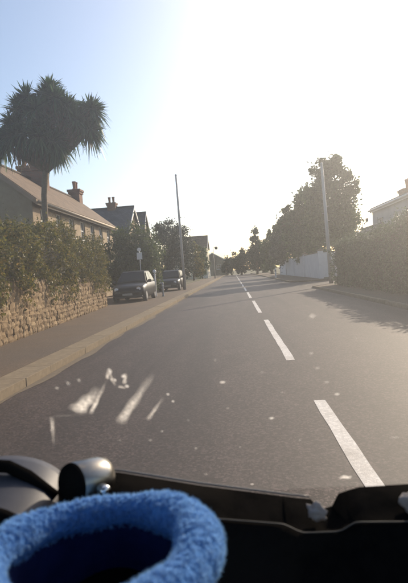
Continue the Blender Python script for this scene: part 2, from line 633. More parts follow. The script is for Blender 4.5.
m = MB()
ys_ = [-6 + i * .35 for i in range(420)]
for i, y in enumerate(ys_):
    w = .10 + .05 * math.sin(y * .9) + .035 * math.sin(y * 2.7 + 1) + random.uniform(0, .03)
    m.v += [(XK_L - .005, y, .0045), (XK_L + max(.03, w), y, .0045)]
m.f = [(2 * i, 2 * i + 1, 2 * i + 3, 2 * i + 2) for i in range(len(ys_) - 1)]
struct(m.build('gutter_dust', mat('gutter_grit', (0.10, 0.078, 0.052), (0.17, 0.13, 0.085), 9, .95, .4, 80)))

# centre line dashes, slightly worn rectangles lying on the road
marks = struct(bpy.data.objects.new('centre_line', None))
COL.objects.link(marks)


def dash(y0, y1, xc, w):
    m = MB()
    nseg = 14
    pts_l, pts_r = [], []
    for i in range(nseg + 1):
        y = y0 + (y1 - y0) * i / nseg
        pts_l.append((xc - w / 2 + random.uniform(-.006, .006), y, 0.004))
        pts_r.append((xc + w / 2 + random.uniform(-.006, .006), y, 0.004))
    vs = pts_l + pts_r
    fs = [(i, nseg + 1 + i, nseg + 2 + i, i + 1) for i in range(nseg)]
    m.add(vs, fs)
    return m.build('dash', PAINT, marks)


yy = -0.9
for i in range(16):
    dash(yy, yy + 6.05, 0.77 - 0.0045 * max(0, yy), 0.125)
    yy += 8.35

# ------------------------------------------------------------------ stone garden wall on the left
WALL_A, WALL_B = Vector((-4.55, 3.0, 0)), Vector((-6.12, 23.4, 0))
wdir = (WALL_B - WALL_A).normalized()
wlen = (WALL_B - WALL_A).length
wall = thing('garden_wall', 'rubble stone garden wall in warm brown beside the pavement, under the long olive hedge', 'wall', WALL_A, math.atan2(wdir.y, wdir.x))
# local frame: +x along the wall away from camera, -y faces the road
core = MB().box(0, wlen, 0.05, 0.45, 0.0, 1.40).build('wall_core', MORTAR, wall)


def stone_mesh(seed, l, h, d=0.2):
    rr = random.Random(seed)
    import bmesh
    b = bmesh.new()
    nx, nz = 3, 2
    grid = []
    for j in range(nz + 1):
        row = []
        for i in range(nx + 1):
            u, v = i / nx - .5, j / nz - .5
            edge = (i in (0, nx)) + (j in (0, nz))
            px = u * l * (1.02 - 0.26 * (edge == 2) * rr.random()) + rr.uniform(-.012, .012)
            pz = v * h * (1.02 - 0.3 * (edge == 2) * rr.random()) + rr.uniform(-.012, .012)
            py = -d * 0.16 + (0.022 if edge else 0) + (0.012 if edge == 2 else 0) + rr.uniform(-.012, .012)
            row.append(b.verts.new((px, py, pz)))
        grid.append(row)
    back = [[b.verts.new((v.co.x * 0.96, d * .5, v.co.z * 0.96)) for v in row] for row in grid]
    for j in range(nz):
        for i in range(nx):
            b.faces.new((grid[j][i], grid[j][i + 1], grid[j + 1][i + 1], grid[j + 1][i]))
    ring_f = grid[0] + [grid[j][nx] for j in range(1, nz + 1)] + [grid[nz][i] for i in range(nx - 1, -1, -1)] + [grid[j][0] for j in range(nz - 1, 0, -1)]
    ring_b = back[0] + [back[j][nx] for j in range(1, nz + 1)] + [back[nz][i] for i in range(nx - 1, -1, -1)] + [back[j][0] for j in range(nz - 1, 0, -1)]
    for i in range(len(ring_f)):
        j = (i + 1) % len(ring_f)
        b.faces.new((ring_f[i], ring_b[i], ring_b[j], ring_f[j]))
    for v in [v for v in b.verts if not v.link_faces]:
        b.verts.remove(v)
    bmesh.ops.recalc_face_normals(b, faces=b.faces)
    me = bpy.data.meshes.new('stone')
    b.to_mesh(me)
    b.free()
    return me


stones = []
z = 0.10
row = 0
while z < 1.30:
    hgt = random.uniform(0.10, 0.19)
    if z + hgt > 1.30:
        hgt = 1.36 - z
    x = -random.uniform(0, .2)
    while x < wlen:
        l = random.uniform(0.15, 0.36) if random.random() < 0.75 else random.uniform(0.09, 0.16)
        l = min(l, wlen - x + 0.05)
        if l > 0.08:
            stones.append((x + l / 2, z + hgt / 2 + random.uniform(-.025, .025), l, hgt * random.uniform(.85, 1.35)))
        x += l
    z += hgt
# a rough coping of upright stones
x = 0
while x < wlen:
    l = random.uniform(0.08, 0.22)
    stones.append((x + l / 2, 1.40 + random.uniform(-.02, .05), l, random.uniform(.14, .28)))
    x += l
proto = [stone_mesh(s, 1.0 * a, 1.0 * b) for s, (a, b) in enumerate([(0.30, 0.15), (0.2, 0.17), (0.34, 0.13), (0.15, 0.13), (0.25, 0.19), (0.12, 0.15), (0.36, 0.17), (0.12, 0.22)])]
pdim = [(0.30, 0.15), (0.2, 0.17), (0.34, 0.13), (0.15, 0.13), (0.25, 0.19), (0.12, 0.15), (0.36, 0.17), (0.12, 0.22)]
for me in proto:
    me.materials.append(STONE)
vis = sorted([s for s in stones if s[0] > 6.6], key=lambda s: (s[0] + 3) ** 2 / (s[2] * s[3]))
keep = set(id(s) for s in vis[:300])
rest_v = MB()
for s in stones:
    k = min(range(len(pdim)), key=lambda i: abs(math.log(pdim[i][0] / s[2])) + abs(math.log(pdim[i][1] / s[3])) + random.random() * .35)
    sx, sz = s[2] / pdim[k][0], s[3] / pdim[k][1]
    flip = random.choice((1, -1))
    off = random.uniform(-.02, .014)
    if id(s) in keep:
        o = bpy.data.objects.new('stone', proto[k])
        COL.objects.link(o)
        o.parent = wall
        o.location = (s[0], 0.05 + off, s[1])
        o.scale = (sx, 1, sz)
        o.rotation_euler = (random.uniform(-.04, .04), random.uniform(-.16, .16) + (math.pi if flip < 0 else 0), random.uniform(-.04, .04))
    else:
        me = proto[k]
        rest_v.add([(v.co.x * sx * flip + s[0], v.co.y + 0.05 + off, v.co.z * sz * flip + s[1]) for v in me.vertices],
                   [tuple(p.vertices) for p in me.polygons])
rs = rest_v.build('stones', STONE_FAR, wall)
rs['kind'] = 'stuff'

# hedge on the wall
hedge = thing('hedge', 'long overgrown olive brown hedge growing above the rubble stone wall', 'hedge', WALL_A, math.atan2(wdir.y, wdir.x))


def hedge_points(n, length, d0, d1, zbase, top, lumps=1.0):
    u = RNG.uniform(0, length, n)
    q = RNG.random(n)
    tz = np.array([top(a) for a in u])
    v = np.empty(n)
    z = np.empty(n)
    face = q < 0.55
    tops = (q >= 0.55) & (q < 0.85)
    bulge = 0.20 * np.sin(u * 2.1 + 1.3 * np.sin(u * .8)) + 0.11 * np.sin(u * 5.3)
    z[:] = zbase + RNG.random(n) * (tz - zbase)
    h = (z - zbase) / (tz - zbase)
    v[:] = RNG.uniform(d0, d1, n)
    vf = d0 - 0.10 * np.sin(h * np.pi) - bulge * lumps - 0.13 * lumps * np.sin(z * 4.5 + u * 2.3) - 0.07 * np.sin(z * 9 - u * 4.1) + np.abs(RNG.normal(0, 0.13, n))
    v[face] = vf[face]
    z[tops] = tz[tops] + 0.12 * np.sin(u[tops] * 3.7 + v[tops] * 4) - np.abs(RNG.normal(0, 0.15, tops.sum())) + (RNG.random(tops.sum()) < .10) * RNG.uniform(0, .42, tops.sum())
    return np.stack([u, v, z], axis=1)


def top_l(u):
    return 2.78 + 0.012 * u + 0.22 * math.sin(u * 1.05) + 0.12 * math.sin(u * 2.7 + 1) + 0.18 * max(0, math.sin(u * .6)) + 0.07 * math.sin(u * 6.1)


np_mesh('foliage', leaves_at(hedge_points(60000, wlen + .2, 0.0, 1.3, 1.34, top_l), 0.068, aspect=0.55, up=.1), 4, HEDGE_L, hedge)
# ivy and trailing growth spilling over the far end of the wall
sp = hedge_points(13000, 14.0, -0.10, 0.3, 0.75, lambda u: 1.65, 0.4) + np.array([wlen - 14.0, 0, 0])
sp = sp[(RNG.random(len(sp)) < np.clip((sp[:, 2] - .6) / .9, 0, 1)) & (np.sin(sp[:, 0] * 2.9) + np.sin(sp[:, 0] * 1.1) > 0.1)]
np_mesh('foliage', leaves_at(sp, 0.08, droop=.8), 4, HEDGE_L, hedge)
m = MB()
for i in range(46):
    u = (i + .5) * wlen / 46 + random.uniform(-.15, .15)
    v0 = random.uniform(.35, .9)
    m.tube([(u, v0, .2), (u + random.uniform(-.1, .1), v0, 1.5), (u + random.uniform(-.3, .3), v0 + random.uniform(-.3, .3), 2.5)], [.025, .02, .008], 6)
m.build('stems', BARK, hedge, smooth=True)
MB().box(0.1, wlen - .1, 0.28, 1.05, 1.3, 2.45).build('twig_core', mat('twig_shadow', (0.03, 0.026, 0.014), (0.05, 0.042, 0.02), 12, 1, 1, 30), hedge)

# ------------------------------------------------------------------ houses
def wall_open(m, a, b, z0, z1, ops, nrm, depth=0.14):
    """A wall from a to b (xy) with openings (u0,u1,z0,z1), with reveals."""
    a, b = Vector((a[0], a[1], 0)), Vector((b[0], b[1], 0))
    L = (b - a).length
    d = (b - a) / L
    n = Vector((nrm[0], nrm[1], 0))
    us = sorted({0, L, *[o[0] for o in ops], *[o[1] for o in ops]})
    zs = sorted({z0, z1, *[o[2] for o in ops], *[o[3] for o in ops]})
    P = lambda u, z, k=0: tuple(a + d * u + Vector((0, 0, z)) - n * k)
    for i in range(len(us) - 1):
        for j in range(len(zs) - 1):
            cu, cz = (us[i] + us[i + 1]) / 2, (zs[j] + zs[j + 1]) / 2
            if any(o[0] < cu < o[1] and o[2] < cz < o[3] for o in ops):
                continue
            m.quad(P(us[i], zs[j]), P(us[i + 1], zs[j]), P(us[i + 1], zs[j + 1]), P(us[i], zs[j + 1]))
    for u0, u1, w0, w1 in ops:
        m.quad(P(u0, w0), P(u0, w1), P(u0, w1, depth), P(u0, w0, depth))
        m.quad(P(u1, w0), P(u1, w1), P(u1, w1, depth), P(u1, w0, depth))
        m.quad(P(u0, w1), P(u1, w1), P(u1, w1, depth), P(u0, w1, depth))
        m.quad(P(u0, w0), P(u1, w0), P(u1, w0, depth), P(u0, w0, depth))


def window(parent, a, d, n, u0, u1, w0, w1, depth=0.14, framem=None, sill=True):
    """Frame with a centre bar and meeting rail, two panes and a sill, set in its opening."""
    fm = framem or WHITE
    d, n = Vector((d[0], d[1], 0)), Vector((n[0], n[1], 0))
    a = Vector((a[0], a[1], 0))

    def slab(m, ua, ub, za, zb, ka, kb):
        p = [a + d * u + Vector((0, 0, z)) - n * k for k in (ka, kb) for (u, z) in ((ua, za), (ub, za), (ub, zb), (ua, zb))]
        m.add(p, [(0, 1, 2, 3), (4, 7, 6, 5), (0, 4, 5, 1), (1, 5, 6, 2), (2, 6, 7, 3), (3, 7, 4, 0)])

    t = 0.065
    m = MB()
    slab(m, u0 + .002, u0 + t, w0 + .002, w1 - .002, depth - .06, depth + .02)
    slab(m, u1 - t, u1 - .002, w0 + .002, w1 - .002, depth - .06, depth + .02)
    slab(m, u0 + t, u1 - t, w1 - t, w1 - .002, depth - .058, depth + .02)
    slab(m, u0 + t, u1 - t, w0 + .002, w0 + t, depth - .058, depth + .02)
    um, zm = (u0 + u1) / 2, (w0 + w1) / 2
    slab(m, um - .02, um + .02, w0 + t, w1 - t, depth - .045, depth + .02)
    slab(m, u0 + t, um - .021, zm - .03, zm + .03, depth - .05, depth + .02)
    slab(m, um + .021, u1 - t, zm - .03, zm + .03, depth - .05, depth + .02)
    f = m.build('window', fm, parent)
    fix_normals(f)
    for (pa, pb) in ((w0 + t, zm - .03), (zm + .03, w1 - t)):
        m = MB()
        slab(m, u0 + t, u1 - t, pa, pb, depth - .01, depth)
        fix_normals(m.build('pane', GLASSW, f))
    if sill:
        m = MB()
        slab(m, u0 - .07, u1 + .07, w0 - .09, w0 - .003, -.07, depth - .07)
        fix_normals(m.build('sill', fm, f, bevel=.01))
    return f


def chimney(parent, x0, x1, y0, y1, z0, z1, npots, brick=None, potm=None):
    m = MB().box(x0, x1, y0, y1, z0, z1 - .32)
    c = m.build('chimney', brick or BRICK, parent)
    box_uv(c)
    m = MB().box(x0 - .06, x1 + .06, y0 - .06, y1 + .06, z1 - .32, z1 - .16).box(x0 - .11, x1 + .11, y0 - .11, y1 + .11, z1 - .16, z1)
    box_uv(m.build('chimney_cap', brick or BRICK, c))
    lx, ly = x1 - x0, y1 - y0
    for i in range(npots):
        t = (i + .5) / npots
        px, py = (x0 + lx * t, (y0 + y1) / 2) if lx > ly else ((x0 + x1) / 2, y0 + ly * t)
        MB().lathe((px, py, z1), [(.15, 0), (.15, .08), (.11, .12), (.13, .5), (.15, .52), (.15, .6), (.11, .6), (.10, .3)], 12).build('chimney_pot', potm or POT, c, smooth=False)
    return c


def gable_house(name, label, x0, x1, y0, y1, zb, eave, ridge_z, along, wallm, roofm, windows=(), barge=None, over=0.3, chims=(), brick=None, fasc=None):
    """along: 'Y' ridge runs with the road, 'X' ridge runs across. windows: (side, u0, u1, z0, z1), side in +X -X -Y."""
    t = thing(name, label, 'house', ((x0 + x1) / 2, (y0 + y1) / 2, zb))
    ox, oy = (x0 + x1) / 2, (y0 + y1) / 2
    X0, X1, Y0, Y1 = x0 - ox, x1 - ox, y0 - oy, y1 - oy
    eave -= zb
    ridge_z -= zb
    m = MB()
    sides = {'+X': ((X1, Y0), (X1, Y1), (1, 0)), '-X': ((X0, Y1), (X0, Y0), (-1, 0)), '-Y': ((X0, Y0), (X1, Y0), (0, -1)), '+Y': ((X1, Y1), (X0, Y1), (0, 1))}
    for s, (a, b, n) in sides.items():
        ops = [(w[1], w[2], w[3] - zb, w[4] - zb) for w in windows if w[0] == s]
        wall_open(m, a, b, 0, eave, ops, n)
    if along == 'Y':
        m.add([(X0, Y0, eave), (X1, Y0, eave), (0, Y0, ridge_z)], [(0, 1, 2)])
        m.add([(X0, Y1, eave), (X1, Y1, eave), (0, Y1, ridge_z)], [(0, 2, 1)])
    else:
        m.add([(X1, Y0, eave), (X1, Y1, eave), (X1, 0, ridge_z)], [(0, 1, 2)])
        m.add([(X0, Y0, eave), (X0, Y1, eave), (X0, 0, ridge_z)], [(0, 2, 1)])
    w = m.build('wall', wallm, t)
    for s, u0, u1, a0, a1 in windows:
        a, b, n = sides[s]
        L = math.hypot(b[0] - a[0], b[1] - a[1])
        window(t, a, ((b[0] - a[0]) / L, (b[1] - a[1]) / L), n, u0, u1, a0 - zb, a1 - zb)
    th = 0.14
    m = MB()
    if along == 'Y':
        half = X1
        sl = (ridge_z - eave) / half
        for sgn in (1, -1):
            xe = sgn * (half + over)
            ze = eave - sl * over + .03
            m.prism([(0, Y0 - .12, ridge_z + .03), (xe, Y0 - .12, ze), (xe, Y0 - .12, ze + th), (0, Y0 - .12, ridge_z + .03 + th)], (0, Y1 - Y0 + .24, 0))
    else:
        half = Y1
        sl = (ridge_z - eave) / half
        for sgn in (1, -1):
            ye = sgn * (half + over)
            ze = eave - sl * over + .03
            m.prism([(X0 - .12, 0, ridge_z + .03), (X0 - .12, ye, ze), (X0 - .12, ye, ze + th), (X0 - .12, 0, ridge_z + .03 + th)], (X1 - X0 + .36, 0, 0))
    rf = m.build('roof', roofm, t)
    fix_normals(rf)
    box_uv(rf)
    if along == 'Y':
        MB().tube([(0, Y0 - .14, ridge_z + th + .02), (0, Y1 + .14, ridge_z + th + .02)], .11, 8).build('ridge_tiles', roofm, rf)
        for sgn in (1, -1):
            xe = sgn * (half + over + .012)
            ze = eave - sl * over
            MB().box(min(xe, xe - sgn * .025), max(xe, xe - sgn * .025), Y0 - .1, Y1 + .1, ze - .12, ze + .03).build('fascia', fasc or WHITE, t)
            xg = xe + sgn * .065
            MB().tube([(xg, Y0 - .1, ze + .02), (xg, Y1 + .1, ze + .02)], .06, 8).build('gutter', fasc or WHITE, t, smooth=True)
    else:
        MB().tube([(X0 - .1, 0, ridge_z + th + .02), (X1 + .26, 0, ridge_z + th + .02)], .11, 8).build('ridge_tiles', roofm, rf)
    if barge:
        for sgn in (1, -1):
            if along == 'X':
                ye = sgn * (half + over)
                ze = eave - sl * over
                o = MB().prism([(X1 + .245, 0, ridge_z + .15), (X1 + .245, ye, ze + .13), (X1 + .245, ye, ze - .16), (X1 + .245, 0, ridge_z - .14)], (.05, 0, 0)).build('bargeboard', barge, t)
            else:
                xe = sgn * (half + over)
                ze = eave - sl * over
                o = MB().prism([(0, Y0 - .175, ridge_z + .15), (xe, Y0 - .175, ze + .13), (xe, Y0 - .175, ze - .12), (0, Y0 - .175, ridge_z - .1)], (0, .05, 0)).build('bargeboard', barge, t)
            fix_normals(o)
    for c in chims:
        chimney(t, c[0] - ox, c[1] - ox, c[2] - oy, c[3] - oy, c[4] - zb, c[5] - zb, c[6], brick)
    return t


OAKB = mat('brown_bargeboard', (0.30, 0.20, 0.13), (0.36, 0.25, 0.17), 4, .7)
STFASC = mat('stone_fascia', (0.42, 0.34, 0.25), (0.5, 0.41, 0.31), 4, .7)
tw = []
for u in (0.9, 2.95, 5.0, 7.05, 9.1, 11.15, 13.2):
    tw.append(('+X', u, u + .9, 3.85, 5.0))
    tw.append(('+X', u, u + 1.0, 1.2, 2.6))
gable_house('terraced_house', 'long tan stone house with brown tiled roof and two chimneys behind the palm', -13.9, -9.0, 22.4, 37.4, .2, 5.35, 7.35, 'Y',
            HSTONE, TILE, tw, barge=OAKB, over=.28,
            chims=[(-12.05, -10.65, 28.4, 29.4, 6.3, 8.25, 4), (-11.75, -11.0, 36.3, 37.1, 6.4, 8.15, 2)], fasc=STFASC)
gable_house('gabled_house', 'dark slate roofed house with pale gable boards beyond the long tan house', -17.0, -9.9, 46.5, 53.5, .2, 5.6, 8.35, 'X',
            HSTONE, SLATE, [('+X', 1.2, 2.3, 3.3, 4.8), ('+X', 4.6, 5.7, 3.3, 4.8), ('+X', 1.2, 2.3, 1.0, 2.4), ('+X', 4.6, 5.7, 1.0, 2.4)], barge=WHITE,
            chims=[(-12.3, -11.5, 49.6, 50.4, 7.9, 9.0, 2)])
gable_house('gabled_house', 'narrow stone gable with slate roof half hidden behind the dark round tree', -17.5, -11.3, 62.5, 67.5, .2, 6.6, 9.6, 'X',
            HSTONE, SLATE, [('+X', 1.8, 3.0, 4.0, 5.6)], barge=WHITE, chims=[(-16, -15.2, 64.6, 65.4, 9.0, 10.4, 2)])
gable_house('roadside_house', 'far cream house lit by the sun at the left edge of the road', -13.5, -5.6, 103, 112, .1, 6.4, 9.0, 'X',
            CREAM, TILE, [('+X', 1.2, 2.4, 3.8, 5.2), ('+X', 5.6, 6.8, 3.8, 5.2), ('+X', 1.2, 2.4, 1.0, 2.4), ('-Y', 5.4, 6.6, 3.8, 5.2), ('-Y', 2.0, 3.2, 3.8, 5.2), ('-Y', 5.4, 6.6, 1.0, 2.4)], barge=WHITE)
gable_house('far_house', 'distant brown roofed house closing the view at the end of road', -11, -2.2, 152, 160, 0, 4.4, 7.0, 'Y',
            HSTONE, TILE, [('-Y', 1.5, 2.8, 2.0, 3.4), ('-Y', 5.5, 6.8, 2.0, 3.4)], barge=WHITE)
gable_house('rendered_house', 'pale grey rendered house with chimney pots behind the tall hedge on the right', 9.0, 14.4, 23.5, 32.8, .2, 4.55, 5.45, 'Y',
            GREYR, SLATE, [('-X', 1.0, 2.2, 2.7, 3.9), ('-X', 4.2, 5.4, 2.7, 3.9), ('-X', 7.0, 8.2, 2.7, 3.9), ('-Y', 1.2, 2.4, 1.4, 2.8)], barge=WHITE, over=.12,
            chims=[(10.2, 11.0, 30.1, 31.0, 4.6, 5.45, 2)], brick=BRICK)
gable_house('garage', 'small low grey outbuilding between the hedge and the pale grey house', 7.75, 8.8, 28.4, 32.4, .2, 2.95, 3.2, 'Y', GREYR, SLATE, [], over=.1)

# ------------------------------------------------------------------ cabbage palm
palm = thing('palm_tree', 'tall cabbage palm with dense spiky dark crown in front of the long tan house', 'palm tree', (-7.15, 19.0, 0.2))
m = MB()
m.tube([(0.0, 0, -.1), (0.0, 0, 1.5), (-.02, 0, 3.4), (0.02, 0, 4.6), (.2, 0, 5.75)], [.2, .145, .115, .11, .13], 12)
heads = []
hub = Vector((.2, 0, 5.75))
hp = []
for (tx, ty, tz), k_ in (((-1.2, 0, 6.75), 3), ((-.55, -.4, 6.7), 2), ((-.65, .1, 8.1), 3), ((-.95, 0, 7.5), 2), ((.5, 0, 8.4), 4), ((-.1, 0, 8.15), 2), ((1.0, 0, 8.25), 2), ((1.6, 0, 7.4), 2), ((1.3, .1, 7.95), 3), ((2.1, 0, 7.65), 3),
                         ((1.9, -.1, 6.95), 3), ((.85, -.3, 6.45), 4), ((.3, -.6, 6.5), 2), ((.25, -.4, 7.6), 4), ((.35, -.3, 6.95), 3), ((.9, .5, 7.3), 3), ((.1, .4, 7.9), 2)):
    for _ in range(k_):
        hp.append((tx + random.uniform(-.22, .22), ty + random.uniform(-.35, .35), tz + random.uniform(-.16, .18)))
for i, p in enumerate(hp):
    p = Vector(p)
    k = hub.lerp(p, .5) + Vector((0, 0, -.18))
    m.tube([hub - Vector((0, 0, .25)), k, p], [.10, .06, .045], 8)
m.build('trunk', PBARK, palm, smooth=True)
for i, p in enumerate(hp):
    n = 190
    outd = unit(np.array(p)[None, :] - np.array([.35, 0, 6.6])[None, :])[0]
    d = unit(RNG.normal(size=(n, 3)) + outd * .85 + np.array([0, 0, .15]))
    L = RNG.uniform(.28, .78, n)
    sag = np.where(d[:, 2] < .2, RNG.uniform(.3, .9, n), RNG.uniform(.05, .4, n))
    side = unit(np.cross(d, np.array([0, 0, 1]) + RNG.normal(size=(n, 3)) * .25))
    base = np.array(p)
    ts = [0, .33, .7, 1.0]
    ws = [.018, .034, .026, .003]
    cols = []
    for t_, w_ in zip(ts, ws):
        c = base + d * (L * t_)[:, None] + np.array([0, 0, -1]) * (sag * t_ ** 2 * L)[:, None]
        cols += [c - side * w_, c + side * w_]
    V = np.stack(cols, axis=1)
    np_mesh('leaf_head', V, 8, LEAF_P, palm, fpat=[(0, 1, 3, 2), (2, 3, 5, 4), (4, 5, 7, 6)])
n = 210                                     # dead leaves hanging under the crown
a = RNG.uniform(0, 2 * np.pi, n)
base = np.array([hp[i] for i in RNG.choice([0, 1, 17, 19, 21], n)]) * np.array([.6, .6, 1]) + np.array([.1, 0, -.35]) + RNG.normal(size=(n, 3)) * .16
d = unit(np.stack([np.cos(a) * .35, np.sin(a) * .35, -np.ones(n)], axis=1))
L = RNG.uniform(.4, .8, n)
side = unit(np.cross(d, RNG.normal(size=(n, 3))))
V = np.stack([base - side * .018, base + side * .018, base + d * (L * .6)[:, None] + side * .022, base + d * L[:, None], base + d * (L * .6)[:, None] - side * .022], axis=1)
np_mesh('dead_leaves', V, 5, LEAF_DRY, palm)

# ------------------------------------------------------------------ trees and shrubs, left side
make_tree('shrub', 'big rounded green shrub behind the dark parked car', 'shrub', (-7.2, 33.2, .2), (.2, 0, 2.6), .14,
          [(-.5, 0, 2.5, 1.4, 1.3, 1.7), (1.05, 0, 2.4, 1.4, 1.2, 1.9), (.5, 0, 3.4, 1.45, 1.3, 1.35), (0, -.2, 1.2, 1.6, 1.4, 1.1), (1.4, -.3, 1.2, 1.1, 1.1, 1.0)], 13000, .14, LEAF_A, BARK, seed=3, shell=.6)
make_tree('evergreen_tree', 'dark dense rounded evergreen behind the low wall and left pole', 'tree', (-7.4, 58, .2), (0, 0, 5), .22,
          [(0, 0, 4.6, 2.6, 2.2, 2.7), (-1.2, 0, 3.2, 2.1, 2.0, 2.6), (1.1, 0, 3.0, 1.8, 2.0, 2.4), (.0, 0, 6.1, 1.9, 1.6, 1.4)], 10000, .2, LEAF_D, BARK, seed=4, shell=.62)
make_tree('shrub', 'brownish green shrub between dark evergreen and the cream house', 'shrub', (-6.7, 80, .2), (0, 0, 3.5), .14,
          [(0, 0, 3.6, 1.5, 1.4, 2.6), (.8, -.3, 2.0, 1.1, 1.3, 1.8), (-.9, 0, 2.8, 1.4, 1.4, 2.5)], 6500, .19, HEDGE_L, BARK, seed=5, shell=.5)
make_tree('shrub', 'thin pale shrub leaning against the cream house by the road', 'shrub', (-6.3, 96, .2), (.2, 0, 3.0), .1,
          [(.3, 0, 3.4, 1.2, 1.2, 2.6), (-.8, 0, 2.6, 1.3, 1.2, 2.4), (-.3, 0, 5.2, 1.0, 1.0, 1.2)], 4200, .22, LEAF_T, BARK, seed=6, shell=.4)
make_tree('shrub', 'low dark bush against the front of the gabled slate house', 'shrub', (-8.6, 46.5, .2), (0, 0, 2.0), .12,
          [(0, 0, 2.3, 1.6, 1.4, 1.9), (-1.6, 0, 2.0, 1.6, 1.4, 1.7)], 4000, .17, LEAF_D, BARK, seed=7)

# ------------------------------------------------------------------ trees, right side
make_tree('roadside_tree', 'tallest leafy tree behind the right pole, crown against the white sky', 'tree', (9.9, 48.5, .2), (0, 0, 7.4), .32,
          [(-.5, 0, 9.5, 1.6, 1.5, 1.7), (.1, 0, 10.4, 1.2, 1.2, 1.0), (1.3, 0, 8.4, 1.1, 1, 1.6), (-.3, 0, 7.2, 2.1, 2.0, 2.1), (.5, 0, 4.6, 2.0, 2.0, 2.0), (-1.4, 0, 4.9, 1.9, 2.0, 2.2), (-1.9, 0, 7.6, 1.3, 1.5, 1.6), (.8, 0, 2.7, 1.5, 1.5, 1.2)],
          15000, .26, LEAF_T, BARK, group='trees behind the pale wall', seed=11, shell=.45)
make_tree('roadside_tree', 'broad leafy tree left of the tallest one, behind the pale wall', 'tree', (8.9, 58, .2), (0, 0, 6.5), .3,
          [(-.5, 0, 7.9, 1.6, 2, 2.0), (-2.4, 0, 7.4, .8, 1, .9), (-3.2, 0, 5.9, .8, 1, .8), (-1.6, 0, 5.5, 1.8, 2, 2.1), (.9, 0, 6.0, 2.3, 2, 2.6), (-.4, 0, 3.4, 2.6, 2.2, 1.8)],
          12000, .28, LEAF_T, BARK, group='trees behind the pale wall', seed=12, shell=.45)
make_tree('roadside_tree', 'lower dark leafy tree at the left end of the pale wall', 'tree', (8.3, 70, .2), (0, 0, 5.0), .28,
          [(-.9, 0, 6.1, 1.8, 2, 2.0), (-1.9, 0, 3.9, 1.5, 2, 2.0), (.6, 0, 4.8, 2.0, 2, 2.4)],
          8000, .3, LEAF_D, BARK, group='trees behind the pale wall', seed=13, shell=.45)
make_tree('roadside_tree', 'thin sunlit spray of leaves right of the tallest tree, low over the hedge', 'tree', (12.4, 52, .2), (-.3, 0, 3.6), .16,
          [(-.5, 0, 4.9, 1.0, 1.2, 1.6), (-.2, 0, 3.3, 1.1, 1.2, 1.1)],
          2600, .26, LEAF_T, BARK, group='trees behind the pale wall', seed=14, shell=.35)
make_tree('distant_tree', 'pointed grey green conifer far down the road on the right', 'tree', (5.2, 118, 0), (0, 0, 9.5), .3,
          [(0, 0, 9.6, .8, .9, 1.6), (0, 0, 7.6, 1.4, 1.4, 1.7), (0, 0, 5.4, 1.9, 1.9, 1.9), (0, 0, 3.0, 2.3, 2.2, 2.0)], 4000, .38, LEAF_D, BARK, group='trees far down the road', seed=15)
make_tree('distant_tree', 'low rounded tree at the far end of road, left of the conifer', 'tree', (1.6, 128, 0), (0, 0, 4), .3,
          [(-1, 0, 3.8, 1.7, 2, 2.0), (1.0, 0, 4.3, 1.7, 2, 2.3), (0, 0, 2.0, 2.4, 2, 1.6)], 3600, .4, LEAF_D, BARK, group='trees far down the road', seed=16)
make_tree('distant_tree', 'ragged tree between the far conifer and the pale wall', 'tree', (7.0, 96, 0), (-.2, 0, 6), .3,
          [(0, 0, 6.8, 1.2, 1.6, 1.8), (-.4, 0, 4.4, 1.6, 2, 2.2), (.7, 0, 4.0, 1.6, 2, 2.0), (-.5, 0, 2.2, 1.6, 2, 1.6)], 4200, .36, LEAF_T, BARK, group='trees far down the road', seed=17, shell=.4)
make_tree('distant_tree', 'wide dark tree closing the view behind the far conifer', 'tree', (8.5, 140, 0), (0, 0, 6), .35,
          [(0, 0, 6, 3.2, 3, 3.0), (-3, 0, 4.6, 2.6, 2.6, 2.6), (3.4, 0, 5, 3, 2.6, 2.8), (0, 0, 2.4, 4.2, 3, 2.0)], 5200, .45, LEAF_D, BARK, group='trees far down the road', seed=18)
make_tree('distant_tree', 'furthest low tree beside the distant brown roofed house', 'tree', (-1.0, 146, 0), (0, 0, 3), .25,
          [(0, 0, 3.6, 1.9, 2, 1.9), (-1.2, 0, 2.2, 1.6, 2, 1.6)], 2200, .42, LEAF_D, BARK, group='trees far down the road', seed=19)

# ------------------------------------------------------------------ hedge and walls on the right
hr = thing('hedge', 'tall trimmed grey green hedge along the right pavement, in shade', 'hedge', (5.62, 3.0, PZ), math.pi / 2)
# local x runs up the road; local -y faces right, so depth is negative y


def top_r(u):
    y = u + 3
    return 2.45 + 0.32 * math.exp(-((y - 17.6) / 1.7) ** 2) + 0.05 * math.sin(u * 1.9) + 0.06 * math.sin(u * 3.3)


pts = hedge_points(48000, 27.0, 0.12, 1.4, 0.05, top_r, .45)
pts[:, 1] *= -1
np_mesh('foliage', leaves_at(pts, .09, aspect=.6, up=.1), 4, HEDGE_R, hr)
m = MB()
for i in range(54):
    u = (i + .5) * .5
    m.tube([(u, -.7, -.02), (u + random.uniform(-.1, .1), -.7, 1.0), (u + random.uniform(-.2, .2), -.7 + random.uniform(-.3, .3), 1.9)], [.03, .025, .01], 6)
m.build('stems', BARK, hr, smooth=True)
MB().box(.2, 26.8, -1.15, -.34, .02, 2.28).box(13.4, 15.9, -1.1, -.4, 2.285, 2.6).build('twig_core', MATS['twig_shadow'], hr)

